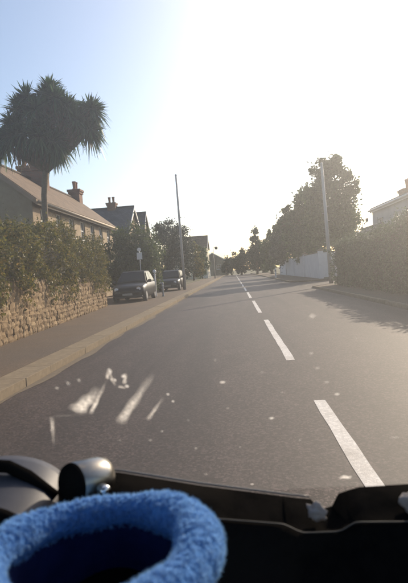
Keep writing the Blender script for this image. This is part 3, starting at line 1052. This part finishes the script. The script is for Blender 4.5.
# pale rendered wall across the side road
pw = thing('boundary_wall', 'long pale rendered boundary wall below the leafy trees on the right', 'wall', (7.4, 44.2, PZ))
MB().box(0, .24, 0, 38, -.1, 2.25).build('wall', RENDERW, pw)
MB().box(.24, 18, 0, .24, -.1, 2.25).build('return_wall', RENDERW, pw)
MB().box(-.05, .29, -.05, 38.05, 2.252, 2.33).build('coping', KERB, pw, bevel=.015)
MB().box(.292, 18, -.05, .29, 2.252, 2.33).build('coping', KERB, pw, bevel=.015)
for i, y in enumerate((-.14, 9.4, 18.9, 28.4, 37.9)):
    p = MB().box(-.1, .34, y, y + .44, -.1, 2.40).build('pier', RENDERW, pw)
    MB().box(-.15, .39, y - .05, y + .49, 2.402, 2.49).add([(-.15, y - .05, 2.49), (.39, y - .05, 2.49), (.39, y + .49, 2.49), (-.15, y + .49, 2.49), (.12, y + .22, 2.62)], [(0, 1, 4), (1, 2, 4), (2, 3, 4), (3, 0, 4)]).build('pier_cap', KERB, p)

# low garden wall and pier on the left past the drive
lw = thing('garden_wall', 'low dark garden wall with pale coping and end pier past the driveway', 'wall', (-6.35, 38.2, PZ))
DW = mat('grey_stone_wall', (0.075, 0.066, 0.06), (0.12, 0.105, 0.092), 5, .9, .6, 18)
MB().box(-.34, 0, 0, 18.0, -.1, 1.18).build('wall', DW, lw)
MB().box(-.40, .06, -.03, 17.98, 1.183, 1.28).build('coping', RENDERW, lw, bevel=.015)
p = MB().box(-.45, .09, 18.01, 18.55, -.1, 1.55).build('pier', RENDERW, lw)
MB().box(-.5, .14, 17.96, 18.6, 1.552, 1.64).add([(-.5, 17.96, 1.64), (.14, 17.96, 1.64), (.14, 18.6, 1.64), (-.5, 18.6, 1.64), (-.18, 18.28, 1.82)], [(0, 1, 4), (1, 2, 4), (2, 3, 4), (3, 0, 4)]).build('pier_cap', RENDERW, p)
# white gate by the far cream house
g = thing('garden_gate', 'small white picket gate glowing in sun before the far cream house', 'gate', (-5.35, 99, .12))
for i in range(9):
    x = -1.1 + i * .17
    MB().prism([(x - .055, 0, .05), (x + .055, 0, .05), (x + .055, 0, 1.35), (x, 0, 1.46), (x - .055, 0, 1.35)], (0, .03, 0)).build('picket', WHITE, g)
for zz in (.35, 1.05):
    MB().box(-1.2, .36, .031, .075, zz, zz + .1).build('rail', WHITE, g)
for x in (-1.3, .46):
    MB().box(x - .07, x + .07, -.03, .11, -.02, 1.6).build('gate_post', WHITE, g, bevel=.01)

# ------------------------------------------------------------------ poles, posts, signs
def pole(name, label, base, hgt, lean, r0, r1):
    t = thing(name, label, 'pole', base, 0, 'plain poles standing by the road')
    top = (lean[0], lean[1], hgt)
    MB().tube([(0, 0, -.15), (lean[0] * .5, lean[1] * .5, hgt * .5), top], [r0, (r0 + r1) / 2, r1], 14).build('shaft', POLEM, t, smooth=True)
    MB().lathe(top, [(r1 + .015, -.02), (r1 + .02, .03), (.02, .09)], 14).build('cap', GALV, t)
    c = MB()
    c.box(lean[0] - .05, lean[0] + .05, -r1 - .09, -r1 + .005, hgt - .62, hgt - .5)
    c.build('junction_box', GALV, t, bevel=.01)
    for k in range(6):
        z = 2.6 + k * .45
        s = 1 if k % 2 else -1
        rr = r0 + (r1 - r0) * z / hgt
        x = lean[0] * z / hgt
        MB().tube([(x + s * (rr - .01), 0, z), (x + s * (rr + .11), 0, z), (x + s * (rr + .11), 0, z + .04)], .011, 6).build('step_iron', GALV, t)
    MB().box(-.055, .055, -r0 - .012, -r0 + .02, 1.5, 1.68).build('number_plate', GALV, t)
    return t


pole('utility_pole', 'tall slim pole on the left pavement rising past the dark evergreen', (-4.12, 40, PZ), 9.15, (-.05, 0), .12, .07)
pole('utility_pole', 'tall pale pole on the right by the hedge end, against leafy trees', (6.0, 32.0, PZ), 7.5, (-.14, 0), .13, .085)

sl = thing('street_lamp', 'far dark street lamp hanging over the left pavement near cream house', 'street lamp', (-3.75, 92, PZ))
MB().tube([(0, 0, -.1), (0, 0, .9), (0, 0, .92), (0, 0, 5.3)], [.085, .085, .06, .045], 10).build('column', DARKM, sl, smooth=True)
MB().tube([(0, 0, 5.28), (.04, 0, 5.6), (.25, 0, 5.75), (.5, 0, 5.72)], .03, 8).build('arm', DARKM, sl, smooth=True)
MB().lathe((.58, 0, 5.28), [(.12, 0), (.24, .08), (.26, .25), (.34, .30), (.30, .38), (.1, .52), (.03, .56)], 14).build('lantern', DARKM, sl)

sg = thing('road_sign', 'small white sign on a thin post in front of the rounded shrub', 'sign', (-5.95, 31.4, PZ))
MB().tube([(0, 0, -.1), (0, 0, 3.05)], .03, 8).build('post', GALV, sg, smooth=True)
MB().box(-.17, .17, -.055, -.033, 2.38, 2.82).build('panel', WHITE, sg, bevel=.02)
MB().lathe((0, -.058, 3.0), [(.12, 0), (.125, .008), (.125, .018), (.12, .025)], 20, 'Y').build('disc', WHITE, sg)

gp = thing('gate_post', 'slim pale post topped by a bright white ball beside the driveway', 'post', (-5.05, 31.2, PZ))
MB().box(-.05, .05, -.05, .05, -.05, 1.35).build('shaft', WHITE, gp, bevel=.01)
MB().box(-.075, .075, -.075, .075, 1.351, 1.4).build('collar', WHITE, gp)
MB().lathe((0, 0, 1.4), [(.03, 0), (.045, .03), (.1, .07), (.125, .14), (.1, .22), (.05, .26), (.01, .27)], 14).build('ball', WHITE, gp, smooth=True)
gp2 = thing('bollard', 'short grey bollard standing at the drive mouth right of parked car', 'bollard', (-4.45, 30.2, PZ))
MB().lathe((0, 0, -.05), [(.075, 0), (.075, .12), (.055, .13), (.055, .78), (.065, .8), (.065, .86), (.03, .9)], 14).build('shaft', GALV, gp2, smooth=False)
MB().lathe((0, 0, .62), [(.0575, 0), (.0575, .09)], 14).build('band', WHITE, gp2)
glint_post = thing('bollard', 'white bollard added for a distant glint by the right kerb', 'bollard', (4.95, 62, PZ))
MB().lathe((0, 0, -.05), [(.12, 0), (.12, .1), (.1, .12), (.1, 1.0), (.11, 1.02), (.11, 1.1), (.04, 1.16)], 14).build('shaft', WHITE, glint_post)  # white post added to stand for a bright glint
MB().lathe((0, 0, .75), [(.1035, 0), (.1035, .12)], 14).build('band', DARKM, glint_post)

ae = thing('television_aerial', 'small dark aerial above the low outbuilding roof, right of the leafy trees', 'aerial', (8.1, 31.9, 3.4))
MB().tube([(0, 0, -.2), (0, 0, .62)], .02, 6).build('mast', DARKM, ae)
MB().tube([(-.55, 0, .5), (.35, 0, .5)], .014, 6).build('boom', DARKM, ae)
for i in range(7):
    x = -.5 + i * .12
    MB().tube([(x, -.2, .51), (x, .2, .51)], .009, 5).build('element', DARKM, ae)
MB().box(.26, .36, -.16, .16, .4, .62).build('reflector', DARKM, ae)

# ------------------------------------------------------------------ dark parked car, nose towards us
car = thing('parked_car', 'nearer dark navy car, nose towards us, at the end of the stone wall', 'car', (-5.62, 27.6, PZ), 0)
CARP = mat('dark_car_paint', (0.008, 0.009, 0.013), None, rough=0.38, spec=0.3)
RUB = mat('tyre_rubber', (0.018, 0.018, 0.018), (0.028, 0.027, 0.026), 20, .85)
CGL = mat('car_glass', (0.010, 0.012, 0.014), None, rough=.12, spec=.45)
CHR = mat('chrome', (0.75, 0.75, 0.75), None, rough=.12, metal=1.0)
LAMPG = mat('headlamp_lens', (0.70, 0.70, 0.70), None, rough=.12, spec=.8)
BLK = mat('black_trim', (0.015, 0.015, 0.015), (0.02, 0.02, 0.02), 8, .6)
# body sections along y (front -2.05 .. rear 2.1): (y, half width, z bottom, z shoulder)
secs = [(-2.08, .62, .34, .60), (-2.0, .80, .26, .74), (-1.7, .87, .22, .86), (-1.0, .90, .20, .96), (-.4, .91, .20, .99), (.6, .91, .20, 1.0), (1.5, .90, .22, 1.02), (1.95, .85, .26, 1.0), (2.1, .70, .36, .86)]
m = MB()
ring = []
for y, w, zb_, zs_ in secs:
    prof = [(-w * .86, zb_), (-w, zb_ + .16), (-w * 1.0, (zb_ + zs_) / 2), (-w * .97, zs_ - .06), (-w * .86, zs_), (0, zs_ + .035), (w * .86, zs_), (w * .97, zs_ - .06), (w, (zb_ + zs_) / 2), (w, zb_ + .16), (w * .86, zb_)]
    ring.append([(a, y, b) for a, b in prof])
npf = len(ring[0])
vs = [p for r_ in ring for p in r_]
fs = []
for i in range(len(ring) - 1):
    for k in range(npf):
        k2_ = (k + 1) % npf
        fs.append((i * npf + k, i * npf + k2_, (i + 1) * npf + k2_, (i + 1) * npf + k))
fs += [tuple(range(npf)), tuple(reversed(range((len(ring) - 1) * npf, len(ring) * npf)))]
m.add(vs, fs)
body = fix_normals(m.build('body', CARP, car, smooth=True))
# cabin
cab = [(-.95, .80, .99), (-.25, .62, 1.58), (.3, .64, 1.64), (1.2, .62, 1.60), (1.9, .74, 1.0)]
m = MB()
for i in range(len(cab) - 1):
    (y0_, w0_, z0_), (y1_, w1_, z1_) = cab[i], cab[i + 1]
    m.quad((-w0_, y0_, z0_), (w0_, y0_, z0_), (w1_, y1_, z1_), (-w1_, y1_, z1_))
for s in (-1, 1):
    m.add([(s * .80, -.95, .99), (s * .62, -.25, 1.58), (s * .64, .3, 1.64), (s * .62, 1.2, 1.6), (s * .74, 1.9, 1.0), (s * .86, .4, .99)], [(0, 1, 2, 3, 4, 5)])
cabo = fix_normals(m.build('cabin', CARP, car, bevel=.03))
ws_ = [(-.70, -.885, 1.06), (.70, -.885, 1.06), (.56, -.30, 1.55), (-.56, -.30, 1.55)]
nrm = Vector((0, -.64, .77)) * .012
MB().prism([tuple(Vector(p) + nrm) for p in ws_], nrm * .5).build('windscreen', CGL, car)
for s in (-1, 1):
    for poly in ([(-.62, 1.07), (-.22, 1.5), (.25, 1.55), (.25, 1.07)], [(.33, 1.07), (.33, 1.55), (1.12, 1.51), (1.5, 1.07)]):
        pp = []
        for y_, z_ in poly:
            tt = (z_ - .99) / .62
            pp.append((s * (.845 - .20 * tt + .008), y_, z_))
        fix_normals(MB().prism(pp, (s * .006, 0, 0)).build('side_window', CGL, car))
    h_ = MB().lathe((s * .58, -2.03, .66), [(.05, -.02), (.10, -.015), (.115, .02), (.10, .08)], 14, 'Y').build('headlight', LAMPG, car, smooth=True)
    MB().lathe((s * .58, -2.02, .66), [(.118, 0), (.13, 0), (.13, .05), (.118, .05)], 16, 'Y').build('bezel', CHR, h_)
    mi = MB().box(s * .97 - .09, s * .97 + .09, -.78, -.70, 1.0, 1.13).build('mirror', CARP, car, bevel=.03)
    MB().box(min(s * .82, s * .9), max(s * .82, s * .9), -.76, -.72, .99, 1.04).build('mirror_arm', BLK, mi)
    for y_ in (-1.32, 1.32):
        w_ = MB().lathe((s * .78, y_, .32), [(.22, -.10), (.31, -.10), (.325, -.07), (.325, .07), (.31, .10), (.22, .10)], 22, 'X').build('tyre', RUB, car, smooth=False)
        w_.name = 'wheel'
        MB().lathe((s * .78 + s * .085, y_, .32), [(.215, -.02), (.21, .02), (.06, .03), (.05, .035)], 18, 'X').build('rim', GALV, w_)
MB().box(-.42, .42, -2.105, -2.06, .48, .60).build('grille', BLK, car, bevel=.01)
MB().box(-.26, .26, -2.13, -2.108, .36, .47).build('number_plate', mat('dim_plate', (0.3, 0.29, 0.26), (0.36, 0.35, 0.31), 8, .6), car)  # plate in one dimmed off-white
MB().box(-.78, .78, -2.10, -1.98, .26, .34).build('bumper', BLK, car, bevel=.03)

car['group'] = 'dark cars parked on the left'
car2 = car.copy()
COL.objects.link(car2)
car2.location = (-5.18, 40.6, PZ)
car2.rotation_euler.z = R(-3)
car2['label'] = 'further dark navy car parked beside the tall left pole, before the low wall'
for ch in list(car.children):
    c = ch.copy()
    COL.objects.link(c)
    c.parent = car2
    for g_ in ch.children:
        d_ = g_.copy()
        COL.objects.link(d_)
        d_.parent = c

# ------------------------------------------------------------------ the van we look out of
van = thing('van', 'dark van cab with black dashboard, seen from inside behind its dusty windscreen', 'van', (0, 0, 0))
DASH = mat('black_dashboard_plastic', (0.004, 0.004, 0.004), (0.007, 0.0065, 0.006), 30, .8, .15, 260, spec=0, c3=(0.010, 0.009, 0.008))
DRIM = mat('worn_dash_edge', (0.10, 0.095, 0.09), (0.16, 0.15, 0.14), 12, .35, spec=.6)
VPNT = mat('van_dark_paint', (0.02, 0.022, 0.028), None, rough=.4)
LINING = mat('dark_headlining', (0.05, 0.05, 0.05), (0.06, 0.06, 0.06), 12, .95)


def interp(tab, x):
    if x <= tab[0][0]:
        return tab[0][1]
    for (a, b), (c, d_) in zip(tab, tab[1:]):
        if x <= c:
            t_ = (x - a) / (c - a)
            t_ = t_ * t_ * (3 - 2 * t_) if abs(c - a) < .07 else t_
            return b + (d_ - b) * t_
    return tab[-1][1]


far_tab = [(-1.25, .96), (-.57, .975), (-.47, .975), (-.29, .968), (-.11, .93), (.10, .893), (.13, .889), (.15, .868), (.17, .868), (.195, .902), (.24, .911), (.34, .913), (.52, .915)]
seam_tab = [(-1.25, .94), (-.4, .945), (-.1, .926), (.05, .908), (.10, .888), (.16, .888), (.20, .905), (.29, .902), (.52, .90)]
prof_y = [1.13, 1.10, 1.085, 1.02, .962, .95, .938, .80, .55, .50, .50]
m = MB()
xs = [-1.25 + 1.77 * i / 118 for i in range(119)]
for x in xs:
    zf, zs_ = interp(far_tab, x), interp(seam_tab, x)
    lo = .70
    col_ = [lo, zf - .012, zf, zf - .012 if zf > zs_ else zs_ - .03, zs_ - .022, zs_, zs_ - .012, zs_ - .13, lo + .01, lo - .02, .25]
    for y_, z_ in zip(prof_y, col_):
        m.v.append((x, y_, z_))
np_ = len(prof_y)
for i in range(len(xs) - 1):
    for k in range(np_ - 1):
        m.f.append((i * np_ + k, i * np_ + k + 1, (i + 1) * np_ + k + 1, (i + 1) * np_ + k))
dash_o = fix_normals(m.build('dashboard', DASH, van, smooth=True))
e = MB()
e.tube([(x, 1.094, interp(far_tab, x) + .0015) for x in np.linspace(-.32, .128, 40)], .0022, 6)
e.build('edge_trim', DRIM, dash_o, smooth=True)
e = MB()
e.tube([(x, .947, interp(seam_tab, x) + .0005) for x in np.linspace(-.1, .5, 50)], .0013, 6)
e.build('seam', mat('dash_seam', (0.022, 0.021, 0.02), (0.035, 0.033, 0.03), 12, .6), dash_o, smooth=True)
# instrument hood at the left
m = MB()
nu, nv = 20, 10
for i in range(nu + 1):
    a_ = math.pi * i / nu
    for j in range(nv + 1):
        t_ = j / nv
        y_ = 1.085 - .20 * t_
        rr = .135 + .01 * math.sin(t_ * math.pi)
        m.v.append((-.545 + 1.05 * rr * math.cos(a_), y_, .935 + rr * .62 * math.sin(a_) - .03 * t_))
for i in range(nu):
    for j in range(nv):
        m.f.append((i * (nv + 1) + j, (i + 1) * (nv + 1) + j, (i + 1) * (nv + 1) + j + 1, i * (nv + 1) + j + 1))
hood = m.build('instrument_hood', mat('grey_satin_plastic', (0.030, 0.032, 0.042), (0.055, 0.056, 0.070), 9, .5, spec=.35), van, smooth=True)
sm = hood.modifiers.new('thick', 'SOLIDIFY')
sm.thickness = .006
rim_pts = [(-.545 + 1.05 * .139 * math.cos(math.pi * i / 20), .884, .905 + .139 * .62 * math.sin(math.pi * i / 20)) for i in range(21)]
MB().tube(rim_pts, .013, 8).build('hood_rim', DASH, hood, smooth=True)
MB().tube([(-.60, 1.0, 1.045), (-.545, 1.0, 1.03), (-.50, 1.0, 1.025), (-.46, 1.0, 1.003), (-.405, 1.0, .955)], .013, 10).build('hood_strap', DASH, hood, smooth=True)
# round gauge pod: black face, polished shell
pod = bpy.data.objects.new('gauge_pod', None)
COL.objects.link(pod)
pod.parent = van
pod.location = (-.345, 1.0, .985)
pod.rotation_euler = (R(-8), 0, R(-36))
pod.scale = (.92, .92, .92)
MB().lathe((0, 0, 0), [(.028, .07), (.043, .06), (.048, .04), (.048, -.025), (.044, -.03), (.040, -.03), (.038, -.01), (.005, -.008)][::-1], 32, 'Y').build('shell', mat('polished_steel', (0.30, 0.28, 0.25), None, rough=.28, metal=1.0), pod, smooth=True)
MB().lathe((0, -.034, 0), [(.002, -.012), (.018, -.011), (.034, -.006), (.045, .0), (.0475, .008), (.044, .012)], 32, 'Y').build('black_face', DASH, pod, smooth=True)
MB().tube([(0, .01, -.045), (0, .01, -.07)], [.014, .02], 12).build('foot', BLK, pod)
MB().lathe((.052, .02, -.012), [(.004, -.012), (.012, -.01), (.014, 0), (.012, .01), (.004, .012)], 12, 'X').build('knob', CHR, pod, smooth=True)
# dusty glass: a slab of faintly scattering laminate
gm, gnt, gout = nodes_of('dusty_laminated_glass')
pv = gnt.nodes.new('ShaderNodeVolumePrincipled')
pv.inputs['Color'].default_value = (0.95, 0.95, 0.95, 1)
pv.inputs['Density'].default_value = 18.5
pv.inputs['Anisotropy'].default_value = 0.86
gnt.links.new(pv.outputs[0], gout.inputs['Volume'])
WS0 = Vector((0, 1.26, .84))
WSD = Vector((0, -.8, 1.0)).normalized()
WSN = Vector((1, 0, 0)).cross(WSD).normalized()          # towards outside / up
if WSN.y < 0:
    WSN = -WSN
m = MB()
c4 = [WS0 + Vector((x, 0, 0)) + WSD * s for x, s in ((-1.28, -.02), (.53, -.02), (.53, 1.28), (-1.28, 1.28))]
m.prism([tuple(p + WSN * .002) for p in c4], WSN * .006)
glass = fix_normals(m.build('windscreen', gm, van))
REFL = dirt_reflection_mat('painted_reflection', (0.84, 0.79, 0.72), .95)  # pale film that paints a reflection in the glass
SPECK = dirt_reflection_mat('dirt_reflection_splat', (0.85, 0.82, 0.77), 1.3)


def on_glass(x, s, k=-.0005):
    return WS0 + Vector((x, 0, 0)) + WSD * s + WSN * k


def dens(o, vals):
    at = o.data.attributes.new('film', 'FLOAT', 'POINT')
    at.data.foreach_set('value', vals)


specks = [(-0.0413, 0.4345, 0.0081, 0.0045), (0.0571, 0.3032, 0.0101, 0.0049), (0.1897, 0.3747, 0.0075, 0.0047), (0.2379, 0.0376, 0.0246, 0.0135), (0.1468, 0.4601, 0.006, 0.0066), (0.1288, 0.6017, 0.009, 0.0079), (-0.0349, 0.3475, 0.0054, 0.0048), (-0.1471, 0.3819, 0.0043, 0.0047), (-0.1541, 0.4061, 0.0042, 0.0046), (-0.1862, 0.276, 0.0058, 0.0051), (-0.106, 0.0829, 0.0079, 0.0058), (-0.0169, 0.196, 0.0048, 0.0053), (-0.2324, 0.4707, 0.0071, 0.0089), (-0.2566, 0.4881, 0.005, 0.0133), (-0.2326, 0.4393, 0.0062, 0.0057), (-0.2527, 0.4601, 0.0041, 0.0068), (-0.1808, 0.9474, 0.0031, 0.0041), (0.0051, 0.0237, 0.0081, 0.0048), (-0.3484, 0.4594, 0.0053, 0.0093), (-0.324, 0.4667, 0.0052, 0.0092), (-0.3749, 0.4459, 0.0064, 0.0071), (-0.1239, 0.3122, 0.0045, 0.0049), (0.0386, 0.4581, 0.005, 0.0044), (0.1313, 0.5048, 0.0077, 0.0043), (0.1669, 0.4155, 0.0083, 0.0046), (0.3314, 0.2055, 0.0174, 0.0055), (-0.2186, 0.2432, 0.0059, 0.0052), (-0.2864, 0.2493, 0.0048, 0.0053), (0.1196, 0.2126, 0.0048, 0.004), (-0.1182, 0.201, 0.0053, 0.0053), (-0.0499, 0.5016, 0.0039, 0.0032), (0.2113, 0.5383, 0.0038, 0.0042), (0.0779, 0.3915, 0.0042, 0.0035)]
bright = {0, 1, 2, 3, 12, 13, 14, 15, 7, 8, 17}
for i, (x, s, rx, rs_) in enumerate(specks):  # dirt specks; the lower left cluster paints part of a reflection
    nr, na = 4, 16
    vs, dv = [on_glass(x, s)], [1.0 if i in bright else .35]
    ph = [random.uniform(.55, 1.25) for _ in range(na)]
    for r_ in range(1, nr + 1):
        for a_ in range(na):
            q = 2 * math.pi * a_ / na
            k_ = r_ / nr * ph[a_]
            vs.append(on_glass(x + rx * k_ * math.cos(q) * .85, s + rs_ * k_ * math.sin(q) * .85))
            dv.append((1.0 if i in bright else .35) * (1 - (r_ / nr) ** 2))
    fs = [(0, 1 + a_, 1 + (a_ + 1) % na) for a_ in range(na)]
    for r_ in range(nr - 1):
        for a_ in range(na):
            b_ = (a_ + 1) % na
            fs.append((1 + r_ * na + a_, 1 + (r_ + 1) * na + a_, 1 + (r_ + 1) * na + b_, 1 + r_ * na + b_))
    o = MB().add(vs, fs).build('dirt_reflection_speck', SPECK, glass)
    dens(o, dv)
streaks = [((-0.3622, 0.363), (-0.2855, 0.4409), 0.0145, 2.2), ((-0.278, 0.3112), (-0.1715, 0.4773), 0.0095, 1.6), ((-0.2123, 0.3202), (-0.1632, 0.4003), 0.0042, 1.3),
           ((-0.4132, 0.3532), (-0.4429, 0.2387), 0.0044, 1.1), ((-0.4132, 0.3532), (-0.3274, 0.3545), 0.0020, .35), ((-0.33, 0.3529), (-0.2712, 0.4587), 0.0042, 2.0),
           ((-0.2678, 0.4646), (-0.2585, 0.4973), 0.003, 2.0), ((-0.2586, 0.47), (-0.2547, 0.4413), 0.003, 1.6), ((-0.2373, 0.4461), (-0.226, 0.4823), 0.0034, 2.0),
           ((-0.2506, 0.441), (-0.2318, 0.4328), 0.003, 1.8), ((-0.2592, 0.4853), (-0.256, 0.4636), 0.0026, 1.6)]
for (a0, b0), (a1, b1), w, den in streaks:  # each streak is a painted piece of the dashboard's reflection
    nl, nw = 14, 6
    dx, ds = a1 - a0, b1 - b0
    L_ = math.hypot(dx, ds)
    px_, ps_ = -ds / L_, dx / L_
    vs, dv = [], []
    for i in range(nl + 1):
        t_ = i / nl
        wob = random.uniform(-.08, .08)
        for j in range(nw + 1):
            u_ = j / nw * 2 - 1 + wob * (0 < j < nw)
            ww = 1.3 * w * (1.15 - .5 * t_ + .12 * math.sin(t_ * 17 + a0 * 90))
            vs.append(on_glass(a0 + dx * t_ + px_ * u_ * ww, b0 + ds * t_ + ps_ * u_ * ww, -.0009))
            dv.append(den * max(0, 1 - abs(u_) ** 1.6) * min(1, 6 * t_, 1.6 * (1 - t_)) * random.uniform(.6, 1) * (.4 + .3 * (1 - u_)))
    fs = [(i * (nw + 1) + j, i * (nw + 1) + j + 1, (i + 1) * (nw + 1) + j + 1, (i + 1) * (nw + 1) + j) for i in range(nl) for j in range(nw)]
    o = MB().add(vs, fs).build('reflection_streak', REFL, glass)
    dens(o, dv)
# cab shell round the glass
for s, xx in ((-1, -1.30), (1, .55)):
    pts = [Vector((xx, 1.29, .80)), Vector((xx, .44, 1.86))]
    MB().tube([tuple(p) for p in pts], .05, 8).build('windscreen_pillar', VPNT, van, smooth=True)
MB().tube([(-1.30, .44, 1.87), (.55, .44, 1.87)], .05, 8).build('header_rail', VPNT, van, smooth=True)
MB().box(-1.30, .55, -.55, .42, 1.87, 1.91).build('roof', LINING, van, bevel=.01)
MB().box(-1.30, .55, 1.30, 1.36, .32, .72).build('front_panel', VPNT, van, bevel=.03)
MB().box(-1.28, .53, -.5, 1.26, .30, .36).build('floor', LINING, van)
MB().box(-1.34, -1.30, -.5, 1.25, .32, .95).build('door', VPNT, van, bevel=.01)
MB().box(.55, .59, -.5, 1.25, .32, .95).build('door', VPNT, van, bevel=.01)
for xx in (-1.12, .37):
    w_ = MB().lathe((xx, .75, .325), [(.2, -.1), (.31, -.1), (.327, -.07), (.327, .07), (.31, .1), (.2, .1)], 24, 'X').build('wheel', RUB, van)
    MB().lathe((xx, .75, .325), [(.198, -.08), (.198, .08)], 18, 'X').build('rim', GALV, w_)
# small pale knob standing on the dash
kb = MB().lathe((-.163, .985, .918), [(.007, 0), (.006, .012), (.0075, .02), (.009, .028), (.007, .036), (.002, .039)], 14).build('knob', mat('pale_pink_plastic', (0.55, 0.42, 0.38), (0.62, 0.48, 0.43), 9, .5), dash_o, smooth=True)

# ------------------------------------------------------------------ fluffy blue basket on the dashboard shelf
bk = thing('plush_basket', 'round fluffy blue plush basket with dark navy hollow, on the dashboard', 'basket', (-.243, .737, .762))
BLUE = mat('blue_plush', (0.06, 0.17, 0.42), (0.09, 0.22, 0.50), 40, .95, .6, 120, spec=.2)
NAVY = mat('navy_lining', (0.010, 0.014, 0.055), (0.016, 0.022, 0.085), 18, .95, spec=.1)
RXB, RYB, ZR, TR = .160, .158, .215, .031


def rim_c(a_):
    return Vector((RXB * math.cos(a_), RYB * math.sin(a_) * (1.0 if math.sin(a_) > 0 else 1.0), ZR + .006 * math.sin(2 * a_ + 1)))


def rim_r(a_):
    return TR * (1 + .08 * math.sin(3 * a_) + .06 * math.sin(7 * a_ + 1) + .17 * math.cos(a_ + .8))


na, nb = 72, 20
m = MB()
for i in range(na):
    a_ = 2 * math.pi * i / na
    c_ = rim_c(a_)
    o_ = Vector((math.cos(a_), math.sin(a_), 0))
    for j in range(nb):
        b_ = 2 * math.pi * j / nb
        m.v.append(tuple(c_ + o_ * rim_r(a_) * math.cos(b_) + Vector((0, 0, rim_r(a_) * 1.05 * math.sin(b_)))))
for i in range(na):
    for j in range(nb):
        i2, j2 = (i + 1) % na, (j + 1) % nb
        m.f.append((i * nb + j, i2 * nb + j, i2 * nb + j2, i * nb + j2))
rim_o = fix_normals(m.build('rim', BLUE, bk, smooth=True))
m = MB()
rings = [(.9, .0), (.98, .06), (1.03, .14), (1.0, .21)]
for f_, z_ in rings:
    for i in range(na):
        a_ = 2 * math.pi * i / na
        m.v.append((RXB * f_ * math.cos(a_), RYB * f_ * math.sin(a_), z_))
for k in range(len(rings) - 1):
    for i in range(na):
        i2 = (i + 1) % na
        m.f.append((k * na + i, k * na + i2, (k + 1) * na + i2, (k + 1) * na + i))
m.f.append(tuple(reversed(range(na))))
m.build('side', BLUE, bk, smooth=True)
m = MB()
rings = [(.60, .03), (.80, .035), (.90, .08), (.91, .15), (.90, .20), (.885, .222)]
for f_, z_ in rings:
    for i in range(na):
        a_ = 2 * math.pi * i / na
        m.v.append((RXB * f_ * math.cos(a_), RYB * f_ * math.sin(a_), z_))
for k in range(len(rings) - 1):
    for i in range(na):
        i2 = (i + 1) % na
        m.f.append((k * na + i, k * na + i2, (k + 1) * na + i2, (k + 1) * na + i))
m.f.append(tuple(range(na)))
m.build('lining', NAVY, bk, smooth=True)
# plush pile in tufts
nt_ = 4200
per = 26
ta = RNG.uniform(0, 2 * np.pi, nt_)
tb = RNG.uniform(-.75 * np.pi, 1.05 * np.pi, nt_)
A = np.repeat(ta, per) + RNG.normal(0, .011, nt_ * per)
B = np.repeat(tb, per) + RNG.normal(0, .07, nt_ * per)
lean = np.repeat(RNG.normal(size=(nt_, 3)) * .38, per, axis=0)
rc = TR * (1 + .08 * np.sin(3 * A) + .06 * np.sin(7 * A + 1) + .17 * np.cos(A + .8))
o2 = np.stack([np.cos(A), np.sin(A), np.zeros_like(A)], axis=1)
cc = np.stack([RXB * np.cos(A), RYB * np.sin(A), ZR + .006 * np.sin(2 * A + 1)], axis=1)
nn_ = o2 * np.cos(B)[:, None] + np.array([0, 0, 1.05]) * np.sin(B)[:, None]
root = cc + nn_ * (rc * .97)[:, None]
dirn = unit(nn_ + lean + RNG.normal(size=root.shape) * .22)
Lf = RNG.uniform(.0035, .0075, len(A))
sd_ = unit(np.cross(dirn, RNG.normal(size=root.shape)))
wd = .00026
curl = unit(lean + RNG.normal(size=root.shape) * .3) * (Lf * .45)[:, None]
tip = root + dirn * Lf[:, None] + curl
mid_ = root + dirn * (Lf * .55)[:, None] + curl * .2
V = np.stack([root - sd_ * wd, root + sd_ * wd, mid_ + sd_ * wd * .8, tip, mid_ - sd_ * wd * .8], axis=1)
FUR = leaf_mat('blue_pile', [(0.13, 0.33, 0.66), (0.25, 0.48, 0.80), (0.40, 0.62, 0.88)], .45, .7)
fur = np_mesh('fur', V, 5, FUR, rim_o)
fur['kind'] = 'stuff'

# ------------------------------------------------------------------ pale lumps on the dash, standing in for soft whitish blobs
LUMPM = leaf_mat('pale_lump', [(0.34, 0.31, 0.30), (0.38, 0.35, 0.33)], .35, .9)


def lump(label, loc, r, seed):
    import bmesh
    rr = random.Random(seed)
    b = bmesh.new()
    bmesh.ops.create_icosphere(b, subdivisions=3, radius=r)
    ph = [Vector((rr.gauss(0, 1), rr.gauss(0, 1), rr.gauss(0, 1))).normalized() for _ in range(9)]
    for v in b.verts:
        n_ = v.co.normalized()
        k_ = 1.0
        for i, p_ in enumerate(ph):
            k_ += .09 * math.sin(n_.dot(p_) * (4 + i) + i)
        v.co = v.co * max(.55, k_)
        v.co += Vector((rr.uniform(-1, 1), rr.uniform(-1, 1), rr.uniform(-1, 1))) * r * .03
        v.co.z *= .95
    me = bpy.data.meshes.new('crumpled_lump')
    b.to_mesh(me)
    b.free()
    o = link('crumpled_lump', me, LUMPM, None, smooth=True, loc=loc)
    tag(o, label, 'lump', 'crumpled lumps on the dashboard')
    return o


lump('crumpled whitish lump lying in the dip of the black dashboard', (.131, 1.005, .900), .0175, 1)
lump('crumpled whitish lump at the right edge of the dashboard', (.322, 1.005, .912), .022, 2)
